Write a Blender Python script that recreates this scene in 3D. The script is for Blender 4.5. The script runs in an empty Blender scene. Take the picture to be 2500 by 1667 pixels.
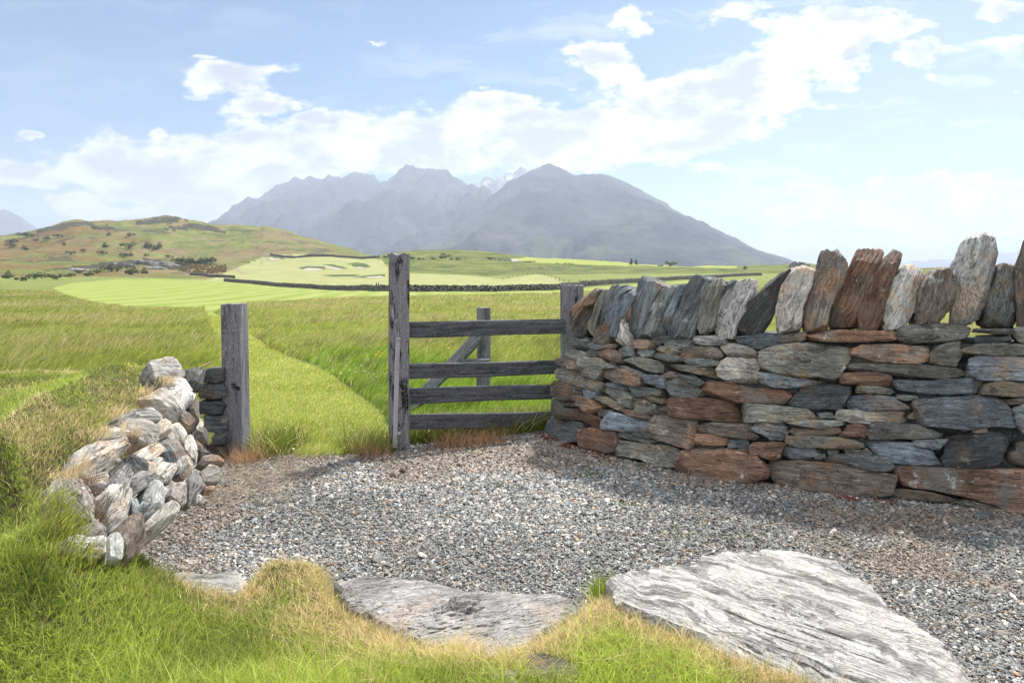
import bpy, math, random
import numpy as np
from mathutils import Vector, Matrix

# ------------------------------------------------------------------ camera, world, sun, exposure
sc = bpy.context.scene
COL = sc.collection
R = math.radians
H, F, YH = 1.4, 1667.0, 664.0            # eye height, focal length and horizon row (photo pixels)
cd = bpy.data.cameras.new('camera'); cam = bpy.data.objects.new('camera', cd); COL.objects.link(cam)
cam.location = (0, 0, H); cam.rotation_euler = (R(90), 0, 0)
cd.sensor_width = 36; cd.lens = 24.0; cd.shift_y = -169.5/2500
cd.clip_start = .05; cd.clip_end = 40000
sc.camera = cam
SUN_AZ, SUN_EL = 34.0, 57.0              # degrees right of the view direction, above the horizon
sc.view_settings.view_transform = 'Standard'; sc.view_settings.look = 'None'
sc.view_settings.gamma = 1; sc.view_settings.use_curve_mapping = False
sc.view_settings.exposure = 1.28
sc.render.engine = 'CYCLES'
sc.cycles.use_denoising = True
sc.cycles.max_bounces = 6; sc.cycles.diffuse_bounces = 3; sc.cycles.glossy_bounces = 2
sc.cycles.transmission_bounces = 3; sc.cycles.volume_bounces = 0; sc.cycles.transparent_max_bounces = 4
sc.cycles.volume_max_steps = 64; sc.cycles.sample_clamp_indirect = 8
sc.cycles.use_light_tree = False

W = bpy.data.worlds.new('World'); sc.world = W; W.use_nodes = True
W.cycles.sampling_method = 'MANUAL'; W.cycles.sample_map_resolution = 512
wt = W.node_tree; wt.nodes.clear()
class NT:
    """small helper to write node trees"""
    def __init__(s, t): s.t = t
    def n(s, typ, **kw):
        nd = s.t.nodes.new(typ)
        for k, v in kw.items():
            if k[0] == 'i' and k[1:].isdigit(): s.put(nd.inputs[int(k[1:])], v)
            else: setattr(nd, k, v)
        return nd
    def put(s, sock, v):
        if isinstance(v, bpy.types.NodeSocket): s.t.links.new(v, sock)
        elif isinstance(v, bpy.types.Node): s.t.links.new(v.outputs[0], sock)
        else:
            if sock.type == 'RGBA' and len(v) == 3: v = (*v, 1)
            sock.default_value = v
    def m(s, op, a, b=None, c=None, clamp=False):
        nd = s.t.nodes.new('ShaderNodeMath'); nd.operation = op; nd.use_clamp = clamp
        s.put(nd.inputs[0], a)
        if b is not None: s.put(nd.inputs[1], b)
        if c is not None: s.put(nd.inputs[2], c)
        return nd.outputs[0]
    def vm(s, op, a, b=None):
        nd = s.t.nodes.new('ShaderNodeVectorMath'); nd.operation = op
        s.put(nd.inputs[0], a)
        if b is not None: s.put(nd.inputs[1], b)
        return nd.outputs[0]
    def noise(s, vec, scale, detail=4, rough=.55, dist=0.0, out='Fac'):
        nd = s.t.nodes.new('ShaderNodeTexNoise')
        s.put(nd.inputs['Vector'], vec); nd.inputs['Scale'].default_value = scale
        nd.inputs['Detail'].default_value = detail; nd.inputs['Roughness'].default_value = rough
        nd.inputs['Distortion'].default_value = dist
        return nd.outputs[out]
    def ramp(s, fac, stops, interp='LINEAR'):
        nd = s.t.nodes.new('ShaderNodeValToRGB'); s.put(nd.inputs[0], fac)
        cr = nd.color_ramp; cr.interpolation = interp
        while len(cr.elements) < len(stops): cr.elements.new(.5)
        for e, (p, c) in zip(cr.elements, stops):
            e.position = p; e.color = (*c, 1) if len(c) == 3 else c
        return nd.outputs[0]
    def mapr(s, v, a, b, c=0.0, d=1.0, smooth=True):
        nd = s.t.nodes.new('ShaderNodeMapRange')
        if smooth: nd.interpolation_type = 'SMOOTHSTEP'
        s.put(nd.inputs[0], v)
        for i, x in enumerate((a, b, c, d)): nd.inputs[1+i].default_value = x
        return nd.outputs[0]
    def mix(s, f, a, b, mode='MIX'):
        nd = s.t.nodes.new('ShaderNodeMix'); nd.data_type = 'RGBA'; nd.blend_type = mode
        s.put(nd.inputs[0], f); s.put(nd.inputs[6], a); s.put(nd.inputs[7], b)
        return nd.outputs[2]

w = NT(wt)
sky = w.n('ShaderNodeTexSky'); sky.sky_type = 'NISHITA'; sky.sun_disc = False
sky.sun_elevation = R(SUN_EL); sky.sun_rotation = R(SUN_AZ)
sky.air_density = 1.0; sky.dust_density = .7; sky.ozone_density = 1.6; sky.altitude = 300
tc = w.n('ShaderNodeTexCoord'); dirv = tc.outputs['Generated']
sp = w.n('ShaderNodeSeparateXYZ', i0=dirv)
yy = w.m('MAXIMUM', sp.outputs[1], .05)
uu = w.m('DIVIDE', sp.outputs[0], yy); vv = w.m('DIVIDE', sp.outputs[2], yy)
cmb = w.n('ShaderNodeCombineXYZ', i0=uu, i1=w.m('MULTIPLY', vv, 1.9), i2=0.0).outputs[0]
dn = w.n('ShaderNodeTexNoise', i0=cmb); dn.inputs['Scale'].default_value = 9; dn.inputs['Detail'].default_value = 6
dn.inputs['Roughness'].default_value = .6
dsep = w.n('ShaderNodeSeparateXYZ', i0=dn.outputs['Color'])
du = w.m('MULTIPLY_ADD', w.m('SUBTRACT', dsep.outputs[0], .5), .12, uu)
dv = w.m('MULTIPLY_ADD', w.m('SUBTRACT', dsep.outputs[1], .5), .07, vv)
# cloud banks: azimuth, elevation, half width, half height (in 2352-wide picture units), strength
CL = [(540,178,95,42,1),(590,235,80,24,1),(455,132,30,9,.8),(715,270,50,18,.9),(365,293,28,14,.8),(265,318,28,16,.8),(60,311,20,12,.8),(860,97,32,8,.7),
 (60,400,170,30,.9),(300,370,170,55,1),(560,350,170,60,1),(800,330,170,60,1),(1000,330,180,65,1),(1250,330,200,60,1.1),
 (1480,300,220,60,1.1),(1650,230,200,60,1.1),(1390,160,75,55,1),(1120,240,110,26,.8),(1430,50,60,42,.9),(1700,25,60,26,.8),(1900,95,150,70,1),(2030,60,110,36,.85),
 (1760,160,110,50,.9),(1870,240,70,20,.7),(1925,186,42,20,.9),(190,470,75,28,1),(420,490,130,26,1),(500,440,110,20,.9),(330,420,150,40,.9),
 (1640,392,70,20,.7),(1900,440,200,26,.8),(2150,430,260,34,.9),(2050,500,330,30,1),(2250,470,200,50,.9),(1950,560,280,24,.8),(2120,120,70,40,.85),
 (2290,100,70,24,.85),(2150,180,40,16,.6),(2300,20,80,26,.85),(2345,215,18,9,.6),(600,420,120,30,.8),(3000,300,400,90,1),(-500,350,350,70,1),(-400,120,160,60,.9)]
tot = None
for (x, y, rx, ry, s_) in CL:
    a = w.m('MULTIPLY', w.m('SUBTRACT', du, (x-1176)/1568), 1568/rx)
    b = w.m('MULTIPLY', w.m('SUBTRACT', dv, (625-y)/1568), 1568/ry)
    r2 = w.m('MULTIPLY_ADD', a, a, w.m('MULTIPLY', b, b))
    g = w.m('MULTIPLY', w.m('POWER', 2.0, w.m('MULTIPLY', r2, -1.0)), s_)
    tot = g if tot is None else w.m('MAXIMUM', tot, g) if rx < 100 else w.m('ADD', w.m('MAXIMUM', tot, g), w.m('MULTIPLY', w.m('MINIMUM', tot, g), .35))
cn = w.noise(cmb, 14, 8, .62); cn2 = w.noise(cmb, 5, 5, .55)
wisp = w.m('MULTIPLY', w.m('SUBTRACT', cn, .5), 1.9)
dens = w.m('ADD', tot, wisp)
cir = w.noise(w.n('ShaderNodeCombineXYZ', i0=w.m('MULTIPLY', du, 1.2), i1=w.m('MULTIPLY', dv, 7.0), i2=0.0).outputs[0], 3.2, 6, .6)
cm = w.m('MAXIMUM', w.mapr(dens, .36, .76), w.m('MULTIPLY', w.mapr(cir, .46, .68), w.mapr(du, -.4, .5, .12, .55)))
cm = w.m('MAXIMUM', cm, w.mapr(du, -.15, .65, 0.0, .20))
shn = w.noise(w.vm('ADD', cmb, (3.1, .035, 0)), 7.5, 7, .62)
shade = w.m('MULTIPLY', w.mapr(shn, .41, .57), w.mapr(tot, .45, .95))
cb = 7.9
ccol = w.mix(shade, (cb, cb, cb*1.0), (cb*.50, cb*.51, cb*.57))
front = w.mapr(sp.outputs[1], .05, .2)
skyf = w.mix(w.m('MULTIPLY', cm, .95), w.mix(1.0, sky.outputs[0], (.37, .585, .70), 'MULTIPLY'), ccol)
# the rest of the sky, overhead and behind the camera: unseen broken cumulus, added bright to fill the shaded fronts
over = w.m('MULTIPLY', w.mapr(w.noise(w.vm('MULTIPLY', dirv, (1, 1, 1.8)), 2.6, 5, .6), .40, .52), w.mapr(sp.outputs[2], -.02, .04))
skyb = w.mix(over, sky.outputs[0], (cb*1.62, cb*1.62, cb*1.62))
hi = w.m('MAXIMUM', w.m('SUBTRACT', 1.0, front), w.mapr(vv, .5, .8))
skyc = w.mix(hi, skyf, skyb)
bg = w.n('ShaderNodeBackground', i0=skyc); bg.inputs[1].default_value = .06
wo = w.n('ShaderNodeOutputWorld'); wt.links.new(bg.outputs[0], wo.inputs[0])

sl = bpy.data.lights.new('sun', 'SUN'); sl.energy = 4.0; sl.angle = R(3.2); sl.color = (1, .95, .86)
so = bpy.data.objects.new('sun', sl); COL.objects.link(so)
sdir = Vector((math.sin(R(SUN_AZ))*math.cos(R(SUN_EL)), math.cos(R(SUN_AZ))*math.cos(R(SUN_EL)), math.sin(R(SUN_EL))))
so.rotation_euler = sdir.to_track_quat('Z', 'Y').to_euler(); so.location = (5, 5, 12)

# ------------------------------------------------------------------ numpy noise
rng = np.random.default_rng(7); random.seed(7)
PERM = rng.permutation(4096).astype(np.int64); RV = rng.random(4096)*2-1
def vnoise(x, y, z=0.0):
    x, y, z = np.broadcast_arrays(np.asarray(x, float), np.asarray(y, float), np.asarray(z, float))
    xi, yi, zi = np.floor(x).astype(np.int64), np.floor(y).astype(np.int64), np.floor(z).astype(np.int64)
    fx, fy, fz = x-xi, y-yi, z-zi
    fx, fy, fz = (t*t*t*(t*(t*6-15)+10) for t in (fx, fy, fz))
    def h(i, j, k): return RV[PERM[(PERM[(PERM[i & 4095]+j) & 4095]+k) & 4095]]
    r = 0
    for dx in (0, 1):
        for dy in (0, 1):
            for dz in (0, 1):
                r = r + h(xi+dx, yi+dy, zi+dz)*(fx if dx else 1-fx)*(fy if dy else 1-fy)*(fz if dz else 1-fz)
    return r
def fbm(x, y, z=0.0, o=4, g=.5, l=2.03):
    r, a, f = 0, 1, 1
    for i in range(o):
        r = r + a*vnoise(x*f+i*17.3, y*f+i*5.1, z*f+i*9.7); a *= g; f *= l
    return r
def ridged(x, y, z=0.0, o=5):
    r, a, f = 0, 1, 1
    for i in range(o):
        r = r + a*(1-np.abs(vnoise(x*f+i*7.3, y*f+i*3.1, z)))**2; a *= .5; f *= 2.1
    return r
def sstep(a, b, x):
    t = np.clip((x-a)/(b-a), 0, 1); return t*t*(3-2*t)

def tag(o, label=None, cat=None, group=None, kind=None):
    if label: o['label'] = label
    if cat: o['category'] = cat
    if group: o['group'] = group
    if kind: o['kind'] = kind
    return o
def mesh_obj(name, V, faces, mat, parent=None, smooth=True, attrs=None, sharp=None):
    """V (n,3); faces list or (m,3)/(m,4) arrays (or a list of such arrays)"""
    me = bpy.data.meshes.new(name)
    V = np.asarray(V, np.float32)
    fl = faces if isinstance(faces, (list, tuple)) and len(faces) and isinstance(faces[0], np.ndarray) and faces[0].ndim == 2 else [np.asarray(faces)]
    fl = [f for f in fl if len(f)]
    me.vertices.add(len(V)); me.vertices.foreach_set('co', V.ravel())
    nl = sum(f.size for f in fl); nf = sum(len(f) for f in fl)
    me.loops.add(nl); me.loops.foreach_set('vertex_index', np.concatenate([f.ravel() for f in fl]).astype(np.int32))
    me.polygons.add(nf)
    tot = np.concatenate([np.full(len(f), f.shape[1], np.int32) for f in fl])
    st = np.concatenate([[0], np.cumsum(tot)[:-1]]).astype(np.int32)
    me.polygons.foreach_set('loop_start', st)
    me.update(calc_edges=True)
    me.polygons.foreach_set('use_smooth', np.full(nf, smooth))
    for k, a in (attrs or {}).items():
        a = np.asarray(a, np.float32)
        if a.shape[1] == 3 and k.startswith('v_'):
            at = me.attributes.new(k, 'FLOAT_VECTOR', 'POINT'); at.data.foreach_set('vector', a.ravel())
        else:
            if a.shape[1] == 3: a = np.hstack([a, np.ones((len(a), 1), np.float32)])
            at = me.attributes.new(k, 'FLOAT_COLOR', 'POINT'); at.data.foreach_set('color', a.ravel())
    if mat:
        me.materials.append(mat)
    if sharp: me.set_sharp_from_angle(angle=R(sharp))
    me.validate()
    o = bpy.data.objects.new(name, me); COL.objects.link(o)
    if parent: o.parent = parent
    return o
def empty(name, loc, rz=0.0):
    o = bpy.data.objects.new(name, None); COL.objects.link(o); o.location = loc; o.rotation_euler.z = rz
    o.empty_display_size = .1
    return o
def keep_world(o, root):
    """parent o to root, its vertices already being world coordinates"""
    o.parent = root
    o.matrix_parent_inverse = (Matrix.Translation(root.location) @ Matrix.Rotation(root.rotation_euler.z, 4, 'Z')).inverted()
def unp(px, py, d):
    return np.array([(px-1250)/F*d, d, H-(py-YH)/F*d])

# ------------------------------------------------------------------ materials
def newmat(name):
    m = bpy.data.materials.new(name); m.use_nodes = True; m.node_tree.nodes.clear()
    return m, NT(m.node_tree)
def finish(t, shader):
    o = t.n('ShaderNodeOutputMaterial'); t.t.links.new(shader, o.inputs[0])
def principled(t, color, rough=.8, spec=.3, bump=None, bstr=.5, bdist=.01):
    p = t.n('ShaderNodeBsdfPrincipled'); t.put(p.inputs['Base Color'], color); t.put(p.inputs['Roughness'], rough)
    p.inputs['Specular IOR Level'].default_value = spec
    if bump is not None:
        b = t.n('ShaderNodeBump'); b.inputs['Strength'].default_value = bstr; b.inputs['Distance'].default_value = bdist
        t.put(b.inputs['Height'], bump); t.t.links.new(b.outputs[0], p.inputs['Normal'])
    return p.outputs[0]

PALK = {'B': 1.15, 'G': 1.12, 'R': 1.0, 'N': 1.1, 'P': 1.15, 'D': 1.25, 'W': .75, 'V': 1.15, 'L': 1.2}
PAL = {  # dark, mid, light, stain
 'B': ((.055,.068,.080),(.150,.178,.205),(.33,.36,.39),(.20,.15,.11)),
 'G': ((.052,.057,.052),(.165,.174,.160),(.35,.36,.335),(.22,.16,.09)),
 'R': ((.060,.030,.020),(.205,.100,.056),(.42,.26,.15),(.12,.115,.105)),
 'N': ((.055,.042,.035),(.168,.132,.106),(.34,.28,.22),(.26,.13,.06)),
 'P': ((.15,.14,.135),(.42,.40,.375),(.68,.66,.62),(.36,.24,.15)),
 'D': ((.022,.025,.028),(.070,.076,.082),(.16,.175,.185),(.10,.075,.055)),
 'W': ((.36,.35,.35),(.56,.555,.545),(.72,.715,.70),(.50,.47,.44)),
 'V': ((.085,.078,.082),(.235,.226,.226),(.43,.418,.415),(.27,.22,.185)),
 'L': ((.10,.095,.09),(.31,.30,.28),(.55,.535,.50),(.36,.26,.17)),
}
ROCK = {}
for k, cols_ in PAL.items():
    cd_, cm_, cl_, cs_ = [tuple(min(.82, v*PALK[k]) for v in c_) for c_ in cols_]; cd_ = tuple(v*.75 for v in cd_)
    m, t = newmat('schist_'+k)
    at = t.n('ShaderNodeAttribute'); at.attribute_name = 'v_fol'; vec = at.outputs['Vector']
    oi = t.n('ShaderNodeObjectInfo')
    stretch = t.vm('MULTIPLY', vec, (1.0, 4.5 if k in 'LPV' else 8.0, 1.6))
    warp = t.vm('MULTIPLY', t.vm('SUBTRACT', t.noise(vec, 5, 3, .5, out='Color'), (.5, .5, .5)), (.35, .5, .35))
    sv = t.vm('ADD', stretch, warp)
    n1 = t.noise(sv, 5.5, 8, .68)
    n2 = t.noise(vec, 4.0, 5, .6)
    n3 = t.noise(sv, 22, 6, .7)
    f = t.m('ADD', t.m('MULTIPLY', n1, .62), t.m('MULTIPLY', n3, .38))
    col = t.ramp(f, [(.36, cd_), (.46, tuple(v*.75 for v in cm_)), (.55, cm_), (.66, cl_)])
    big = t.noise(vec, 2.6, 3, .5)
    col = t.mix(.8 if k != 'W' else .15, col, t.ramp(big, [(.32, (.55, .55, .56)), (.68, (1.35, 1.34, 1.32))]), 'MULTIPLY')
    if k in 'W':
        strk = t.noise(t.vm('ADD', t.vm('MULTIPLY', vec, (1.0, 4.2, 1.0)), t.vm('MULTIPLY', warp, (1.5, 1.5, 1.5))), 2.6, 9, .74, .3)
        col = t.mix(t.m('MULTIPLY', t.mapr(strk, .575, .605), .85), col, (.055, .05, .055))
    # mineral staining in patches and pale lichen
    st = t.mapr(n2, .50 if k == 'R' else .52, .60)
    col = t.mix(t.m('MULTIPLY', st, .75), col, t.mix(n3, tuple(c*.55 for c in cs_), tuple(min(1, c*1.5) for c in cs_)))
    n5 = t.noise(vec, 11, 6, .7)
    col = t.mix(t.m('MULTIPLY', t.mapr(n5, .60, .68), .55 if k not in 'DB' else .3), col, (.50, .51, .47) if k != 'W' else (.85, .84, .82))
    # thin dark foliation seams
    seam = t.noise(sv, 9, 5, .6, .2)
    sm = t.mapr(t.m('ABSOLUTE', t.m('SUBTRACT', seam, .5)), 0.0, .022 if k not in 'WV' else .018, 1, 0)
    gate = t.mapr(t.noise(vec, 7, 3), .42, .58)
    sf = t.m('MULTIPLY', sm, gate)
    col = t.mix(t.m('MULTIPLY', sf, .8), col, tuple(c*.5 for c in cd_) if k != 'W' else (.07, .065, .07))
    grain = t.noise(vec, 90, 3, .6)
    col = t.mix(.5, col, t.ramp(grain, [(.3, (.55,.55,.55)), (.7, (1.35,1.35,1.35))]), 'MULTIPLY')
    rnd2 = t.m('FRACT', t.m('MULTIPLY', oi.outputs['Random'], 7.31))
    col = t.mix(.9, col, t.ramp(rnd2, [(0, (1.05, 1.0, .93) if k not in 'WV' else (1, 1, 1)), (.5, (1, 1, 1)), (1, (.88, .98, 1.08) if k not in 'WV' else (1, 1, 1))]), 'MULTIPLY')
    hs = t.n('ShaderNodeHueSaturation'); t.put(hs.inputs['Color'], col)
    t.put(hs.inputs['Value'], t.mapr(oi.outputs['Random'], 0, 1, .70 if k not in 'WV' else .98, 1.42 if k not in 'WV' else 1.0, smooth=False))
    hs.inputs['Saturation'].default_value = .82
    bh = t.m('ADD', t.m('ADD', t.m('MULTIPLY', n1, 1.0), t.m('MULTIPLY', n3, .5)), t.m('ADD', t.m('MULTIPLY', sf, -.5), t.m('MULTIPLY', n5, .5)))
    bh = t.m('ADD', bh, t.m('MULTIPLY', grain, .12))
    if k in 'W': bh = t.m('SUBTRACT', bh, t.m('MULTIPLY', t.mapr(strk, .52, .60), .9))
    finish(t, principled(t, hs.outputs[0], .72, .35, bh, 1.0, .012))
    ROCK[k] = m

def wood_mat(name, dark, mid, light, streak=.5):
    m, t = newmat(name)
    at = t.n('ShaderNodeAttribute'); at.attribute_name = 'v_fol'; vec = at.outputs['Vector']
    sv = t.vm('MULTIPLY', vec, (1, 1, .055))
    w1 = t.noise(sv, 60, 6, .65, .3); w2 = t.noise(sv, 190, 4, .7); w3 = t.noise(t.vm('MULTIPLY', vec, (1, 1, .25)), 14, 5, .65)
    f = t.m('ADD', t.m('MULTIPLY', w1, .6), t.m('MULTIPLY', w2, .4))
    col = t.ramp(f, [(.36, dark), (.46, mid), (.56, mid), (.68, light)])
    col = t.mix(t.m('MULTIPLY', t.mapr(w3, .50, .60), streak), col, tuple(c*.6 for c in dark))
    spk = t.noise(t.vm('MULTIPLY', vec, (1, 1, .35)), 150, 3, .6)
    col = t.mix(t.m('MULTIPLY', t.mapr(spk, .56, .66), .6), col, light)
    bh = t.m('ADD', t.m('MULTIPLY', w1, 1.0), t.m('MULTIPLY', w2, .6))
    finish(t, principled(t, col, .85, .2, bh, .9, .006))
    return m
WOOD = wood_mat('weathered_timber', (.035, .035, .04), (.15, .15, .168), (.38, .38, .41))
WOODD = wood_mat('dark_weathered_timber', (.012, .012, .013), (.16, .16, .175), (.42, .42, .45), 1.0)
WOODB = wood_mat('rail_timber', (.018, .019, .023), (.078, .081, .093), (.22, .22, .24), .4)

def plain(name, color, rough=.7, spec=.3, metal=0):
    m, t = newmat(name)
    n = t.noise(t.n('ShaderNodeTexCoord').outputs['Object'], 60, 4)
    c = t.mix(n, tuple(x*.7 for x in color), tuple(min(1, x*1.3) for x in color))
    p = principled(t, c, rough, spec, n, .3, .003)
    p.node.inputs['Metallic'].default_value = metal
    finish(t, p); return m
METAL = plain('dull_galvanised_steel', (.30, .31, .33), .5, .5, .6)

def leaf_mat(name, transl=.5, rough=.55, spec=.25):
    m, t = newmat(name)
    at = t.n('ShaderNodeAttribute'); at.attribute_name = 'col'
    p = principled(t, at.outputs['Color'], rough, spec)
    tr = t.n('ShaderNodeBsdfTranslucent'); t.put(tr.inputs[0], at.outputs['Color'])
    mx = t.n('ShaderNodeMixShader'); mx.inputs[0].default_value = transl
    t.t.links.new(p, mx.inputs[1]); t.t.links.new(tr.outputs[0], mx.inputs[2])
    finish(t, mx.outputs[0]); return m
GRASS = leaf_mat('grass_blade', .5)
LEAF = leaf_mat('shrub_leaf', .25, .6)

# ------------------------------------------------------------------ ground heights
S_ = 2500/2352
def D2(px, py, d): return unp(px*S_, py*S_, d)
def zplane(X, Y): return (-2.14+(5.1-Y)*.155) - X          # the leaning face of the bank wall (1 in 1)
def bank_depth(px, py):
    u = (px-1250)/F; v = (py-YH)/F
    return (2.14-.79+1.4)/(-u+.155+v) if (-u+.155+v) > .05 else 6.
def e2w(px, py, z): d = (H-z)*1568/(py-625); return ((px-1176)/1568*d, d)
edge = [e2w(*p) for p in [(330,1296,.05),(400,1325,.05),(470,1362,.05),(545,1366,.05),(580,1318,.04),(640,1302,.04),(745,1305,.04),(785,1370,.06),(870,1432,.06),(960,1482,.06),
        (1130,1512,.06),(1220,1478,.06),(1330,1402,.06),(1385,1345,.06),(1425,1392,.06),(1500,1440,.05),(1600,1478,.05),(1750,1535,.05),(1950,1572,.05),(2300,1660,.05)]]
LAWN = [(-2.35, 6.0), (-2.2, 5.35), (-2.14, 5.0), (-1.99, 4.1), (-1.85, 3.2)] + edge + [(8, .9), (8, -4), (-14, -4), (-14, 6.25)]
lawn_pts = [(0,830,5.75),(340,832,5.8),(-400,830,5.75),(345,900,None),(270,955,None),(190,1010,None),(130,1105,None),(150,1235,None),(0,1028,3.5),(0,1283,2.5),(0,1526,2.0),
            (340,1300,2.97),(200,1300,2.88),(100,1300,2.56),(240,1400,2.6),(340,1500,2.25),(540,1370,2.78),(760,1320,3.04),(1000,1480,2.42),(1390,1360,2.815),(1600,1460,2.53),(1900,1568,2.24),(300,1568,1.95),(900,1568,2.08),(1500,1568,2.16)]
A, bz = [], []
for (px, py, d) in lawn_pts:
    if d is None: d = bank_depth(px*S_, py*S_)
    p = D2(px, py, d); A.append([1, p[0], p[1], p[0]*p[1], p[0]**2, p[1]**2]); bz.append(p[2])
RP = np.array(A)[:, 1:3]; bz = np.array(bz)
def rbf(r): return np.sqrt(r*r+.25)
KM = rbf(np.hypot(RP[:, None, 0]-RP[None, :, 0], RP[:, None, 1]-RP[None, :, 1])); nr = len(RP)
KK = np.zeros((nr+3, nr+3)); KK[:nr, :nr] = KM-np.eye(nr)*.02; KK[:nr, nr] = 1; KK[:nr, nr+1:] = RP; KK[nr, :nr] = 1; KK[nr+1:, :nr] = RP.T
LC = np.linalg.solve(KK, np.concatenate([bz, [0, 0, 0]]))
def lawn_z(X, Y):
    Xc = np.clip(X, -4.5, 2.2); Yc = np.clip(Y, 1.6, 6)
    z = LC[nr]+LC[nr+1]*Xc+LC[nr+2]*Yc
    for i in range(nr): z = z+LC[i]*rbf(np.hypot(Xc-RP[i, 0], Yc-RP[i, 1]))
    return np.clip(z, .06, .72)
def poly_sd(P, X, Y):
    """signed distance to polygon, positive inside"""
    X = np.asarray(X, float); Y = np.asarray(Y, float)
    d = np.full(X.shape, 1e9); ins = np.zeros(X.shape, bool); n = len(P)
    for i in range(n):
        x0, y0 = P[i]; x1, y1 = P[(i+1) % n]
        ex, ey = x1-x0, y1-y0; L = ex*ex+ey*ey+1e-12
        t = np.clip(((X-x0)*ex+(Y-y0)*ey)/L, 0, 1)
        d = np.minimum(d, np.hypot(X-x0-t*ex, Y-y0-t*ey))
        c = ((y0 > Y) != (y1 > Y)) & (X < (x1-x0)*(Y-y0)/((y1-y0) if abs(y1-y0) > 1e-12 else 1e-12)+x0)
        ins ^= c
    return np.where(ins, d, -d)
# far terrain: picture row of the ground at each azimuth column and depth
PXC = [-1400,-800,0,54,119,185,220,312,350,402,464,530,595,640,700,734,850,895,1000,1100,1200,1270,1350,1500,1700,1900,1960,2020,2200,2500,3300,4000]
def row(pairs): xs, ys = zip(*pairs); return np.interp(PXC, xs, ys)
ROWS = [(8, None, 0.0), (15, None, -.06), (30, None, -.30),
 (60, row([(-1400,728),(0,728),(547,730),(1350,730),(1500,727),(1700,722),(1900,719),(4000,716)]), None),
 (110, row([(-1400,705),(300,704),(547,706),(700,709),(850,712),(1000,711),(1200,711),(1350,709),(1500,703),(1700,697),(1900,692),(4000,689)]), None),
 (160, row([(-1400,692),(300,692),(547,695),(700,704),(850,708),(1000,700),(1200,699),(1350,697),(1500,691),(1700,688),(1900,683),(4000,681)]), None),
 (225, row([(-1400,680),(300,680),(547,687),(700,692),(850,696),(1000,690),(1200,690),(1350,689),(1500,683),(1700,680),(1900,676),(4000,674)]), None),
 (300, row([(-1400,668),(300,668),(547,672),(700,672),(850,672),(1000,674),(1200,683),(1310,671),(1400,676),(1700,672),(4000,669)]), None),
 (400, row([(-1400,645),(0,648),(300,648),(547,648),(700,645),(850,645),(1000,655),(1200,660),(1350,663),(1500,662),(1900,662),(4000,664)]), None),
 (550, row([(-1400,612),(0,618),(300,618),(547,624),(700,621),(850,628),(900,626),(1000,612),(1100,611),(1200,615),(1270,625),(1350,629),(1500,640),(1700,649),(1880,655),(1960,642),(2020,650),(2200,657),(2500,658),(4000,655)]), None),
 (750, row([(-1400,575),(-800,560),(0,568),(54,567),(119,549),(185,536),(220,539),(312,540),(350,535),(402,528),(464,538),(530,547),(595,543),(640,548),(700,562),(734,574),(850,604),(895,620),(950,660),(1000,676),(4000,676)]), None),
 (1000, None, -15.0), (1500, None, -30.0), (12000, None, -30.0)]
LY = np.log([r_[0] for r_ in ROWS])
ZT = np.array([np.full(len(PXC), r_[2]) if r_[1] is None else H-(r_[1]-YH)/F*r_[0] for r_ in ROWS])
def far_z(X, Y):
    Yc = np.maximum(Y, 8.0); px = np.clip(1250+F*X/Yc, PXC[0], PXC[-1])
    ly = np.log(np.minimum(Yc, 11999))
    i = np.clip(np.searchsorted(LY, ly, side='right')-1, 0, len(LY)-2); t = (ly-LY[i])/(LY[i+1]-LY[i])
    j = np.clip(np.searchsorted(PXC, px, side='right')-1, 0, len(PXC)-2); PX = np.array(PXC); s = (px-PX[j])/(PX[j+1]-PX[j])
    ss = s*s*(3-2*s)*.5+s*.5
    tt = t
    z0 = ZT[i, j]*(1-ss)+ZT[i, j+1]*ss; z1 = ZT[i+1, j]*(1-ss)+ZT[i+1, j+1]*ss
    z = z0*(1-tt)+z1*tt
    hillm = sstep(320, 460, Y)*(1-sstep(950, 1400, Y))
    z = z + hillm*(fbm(X/60, Y/60, 3, 5)*3.4 + fbm(X/14, Y/14, 7, 3)*.9)*np.where(px < 640, 1, .35)
    z = z + sstep(230, 330, Y)*(1-sstep(520, 700, Y))*fbm(X/35, Y/45, 1.5, 3)*.7
    z = z + sstep(10, 40, Y)*(1-sstep(300, 500, Y))*fbm(X/22, Y/30, .5, 3)*.16*np.clip(Y/60, .3, 1.5)
    return z
def ground_z(X, Y):
    X = np.asarray(X, float); Y = np.asarray(Y, float)
    X, Y = np.broadcast_arrays(X, Y)
    sd = poly_sd(LAWN, X, Y)
    near = fbm(X*.9, Y*.9, .3, 3)*.012
    lw = np.minimum(lawn_z(X, Y)+fbm(X*1.6, Y*1.6, 2, 3)*.022, np.maximum(sd, 0)*1.0+.03*sstep(.1, .4, sd))
    nearw = (X < -1.5)*sstep(2.85, 3.1, Y)
    lw = np.minimum(lw+.10*nearw*sstep(1.5, .5, sd)*sstep(5.5, 4.6, Y)+.10*np.exp(-((X+2.4)/.4)**2-((Y-3.25)/.45)**2), np.maximum(sd, 0)*1.08+.03*sstep(.1, .4, sd)+.13*nearw*sstep(.24, .40, sd))
    face = sstep(-1.5, -1.7, X)*sstep(2.9, 3.15, Y)*(1-sstep(.26, .38, sd))
    lw = np.where(face > 0, np.maximum(np.minimum(lw, lw-.09*face), 0.0), lw)
    lw = np.where(Y > 5.6, np.minimum(lw, np.maximum(6.3-Y, 0)*1.0), lw)
    b = sstep(7, 9.5, Y)
    return (near*(sd < 0) + lw)*(1-b) + far_z(X, Y)*b
YS = np.concatenate([np.arange(3, 30, .1), np.exp(np.linspace(math.log(30), math.log(1000), 900))])
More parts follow.
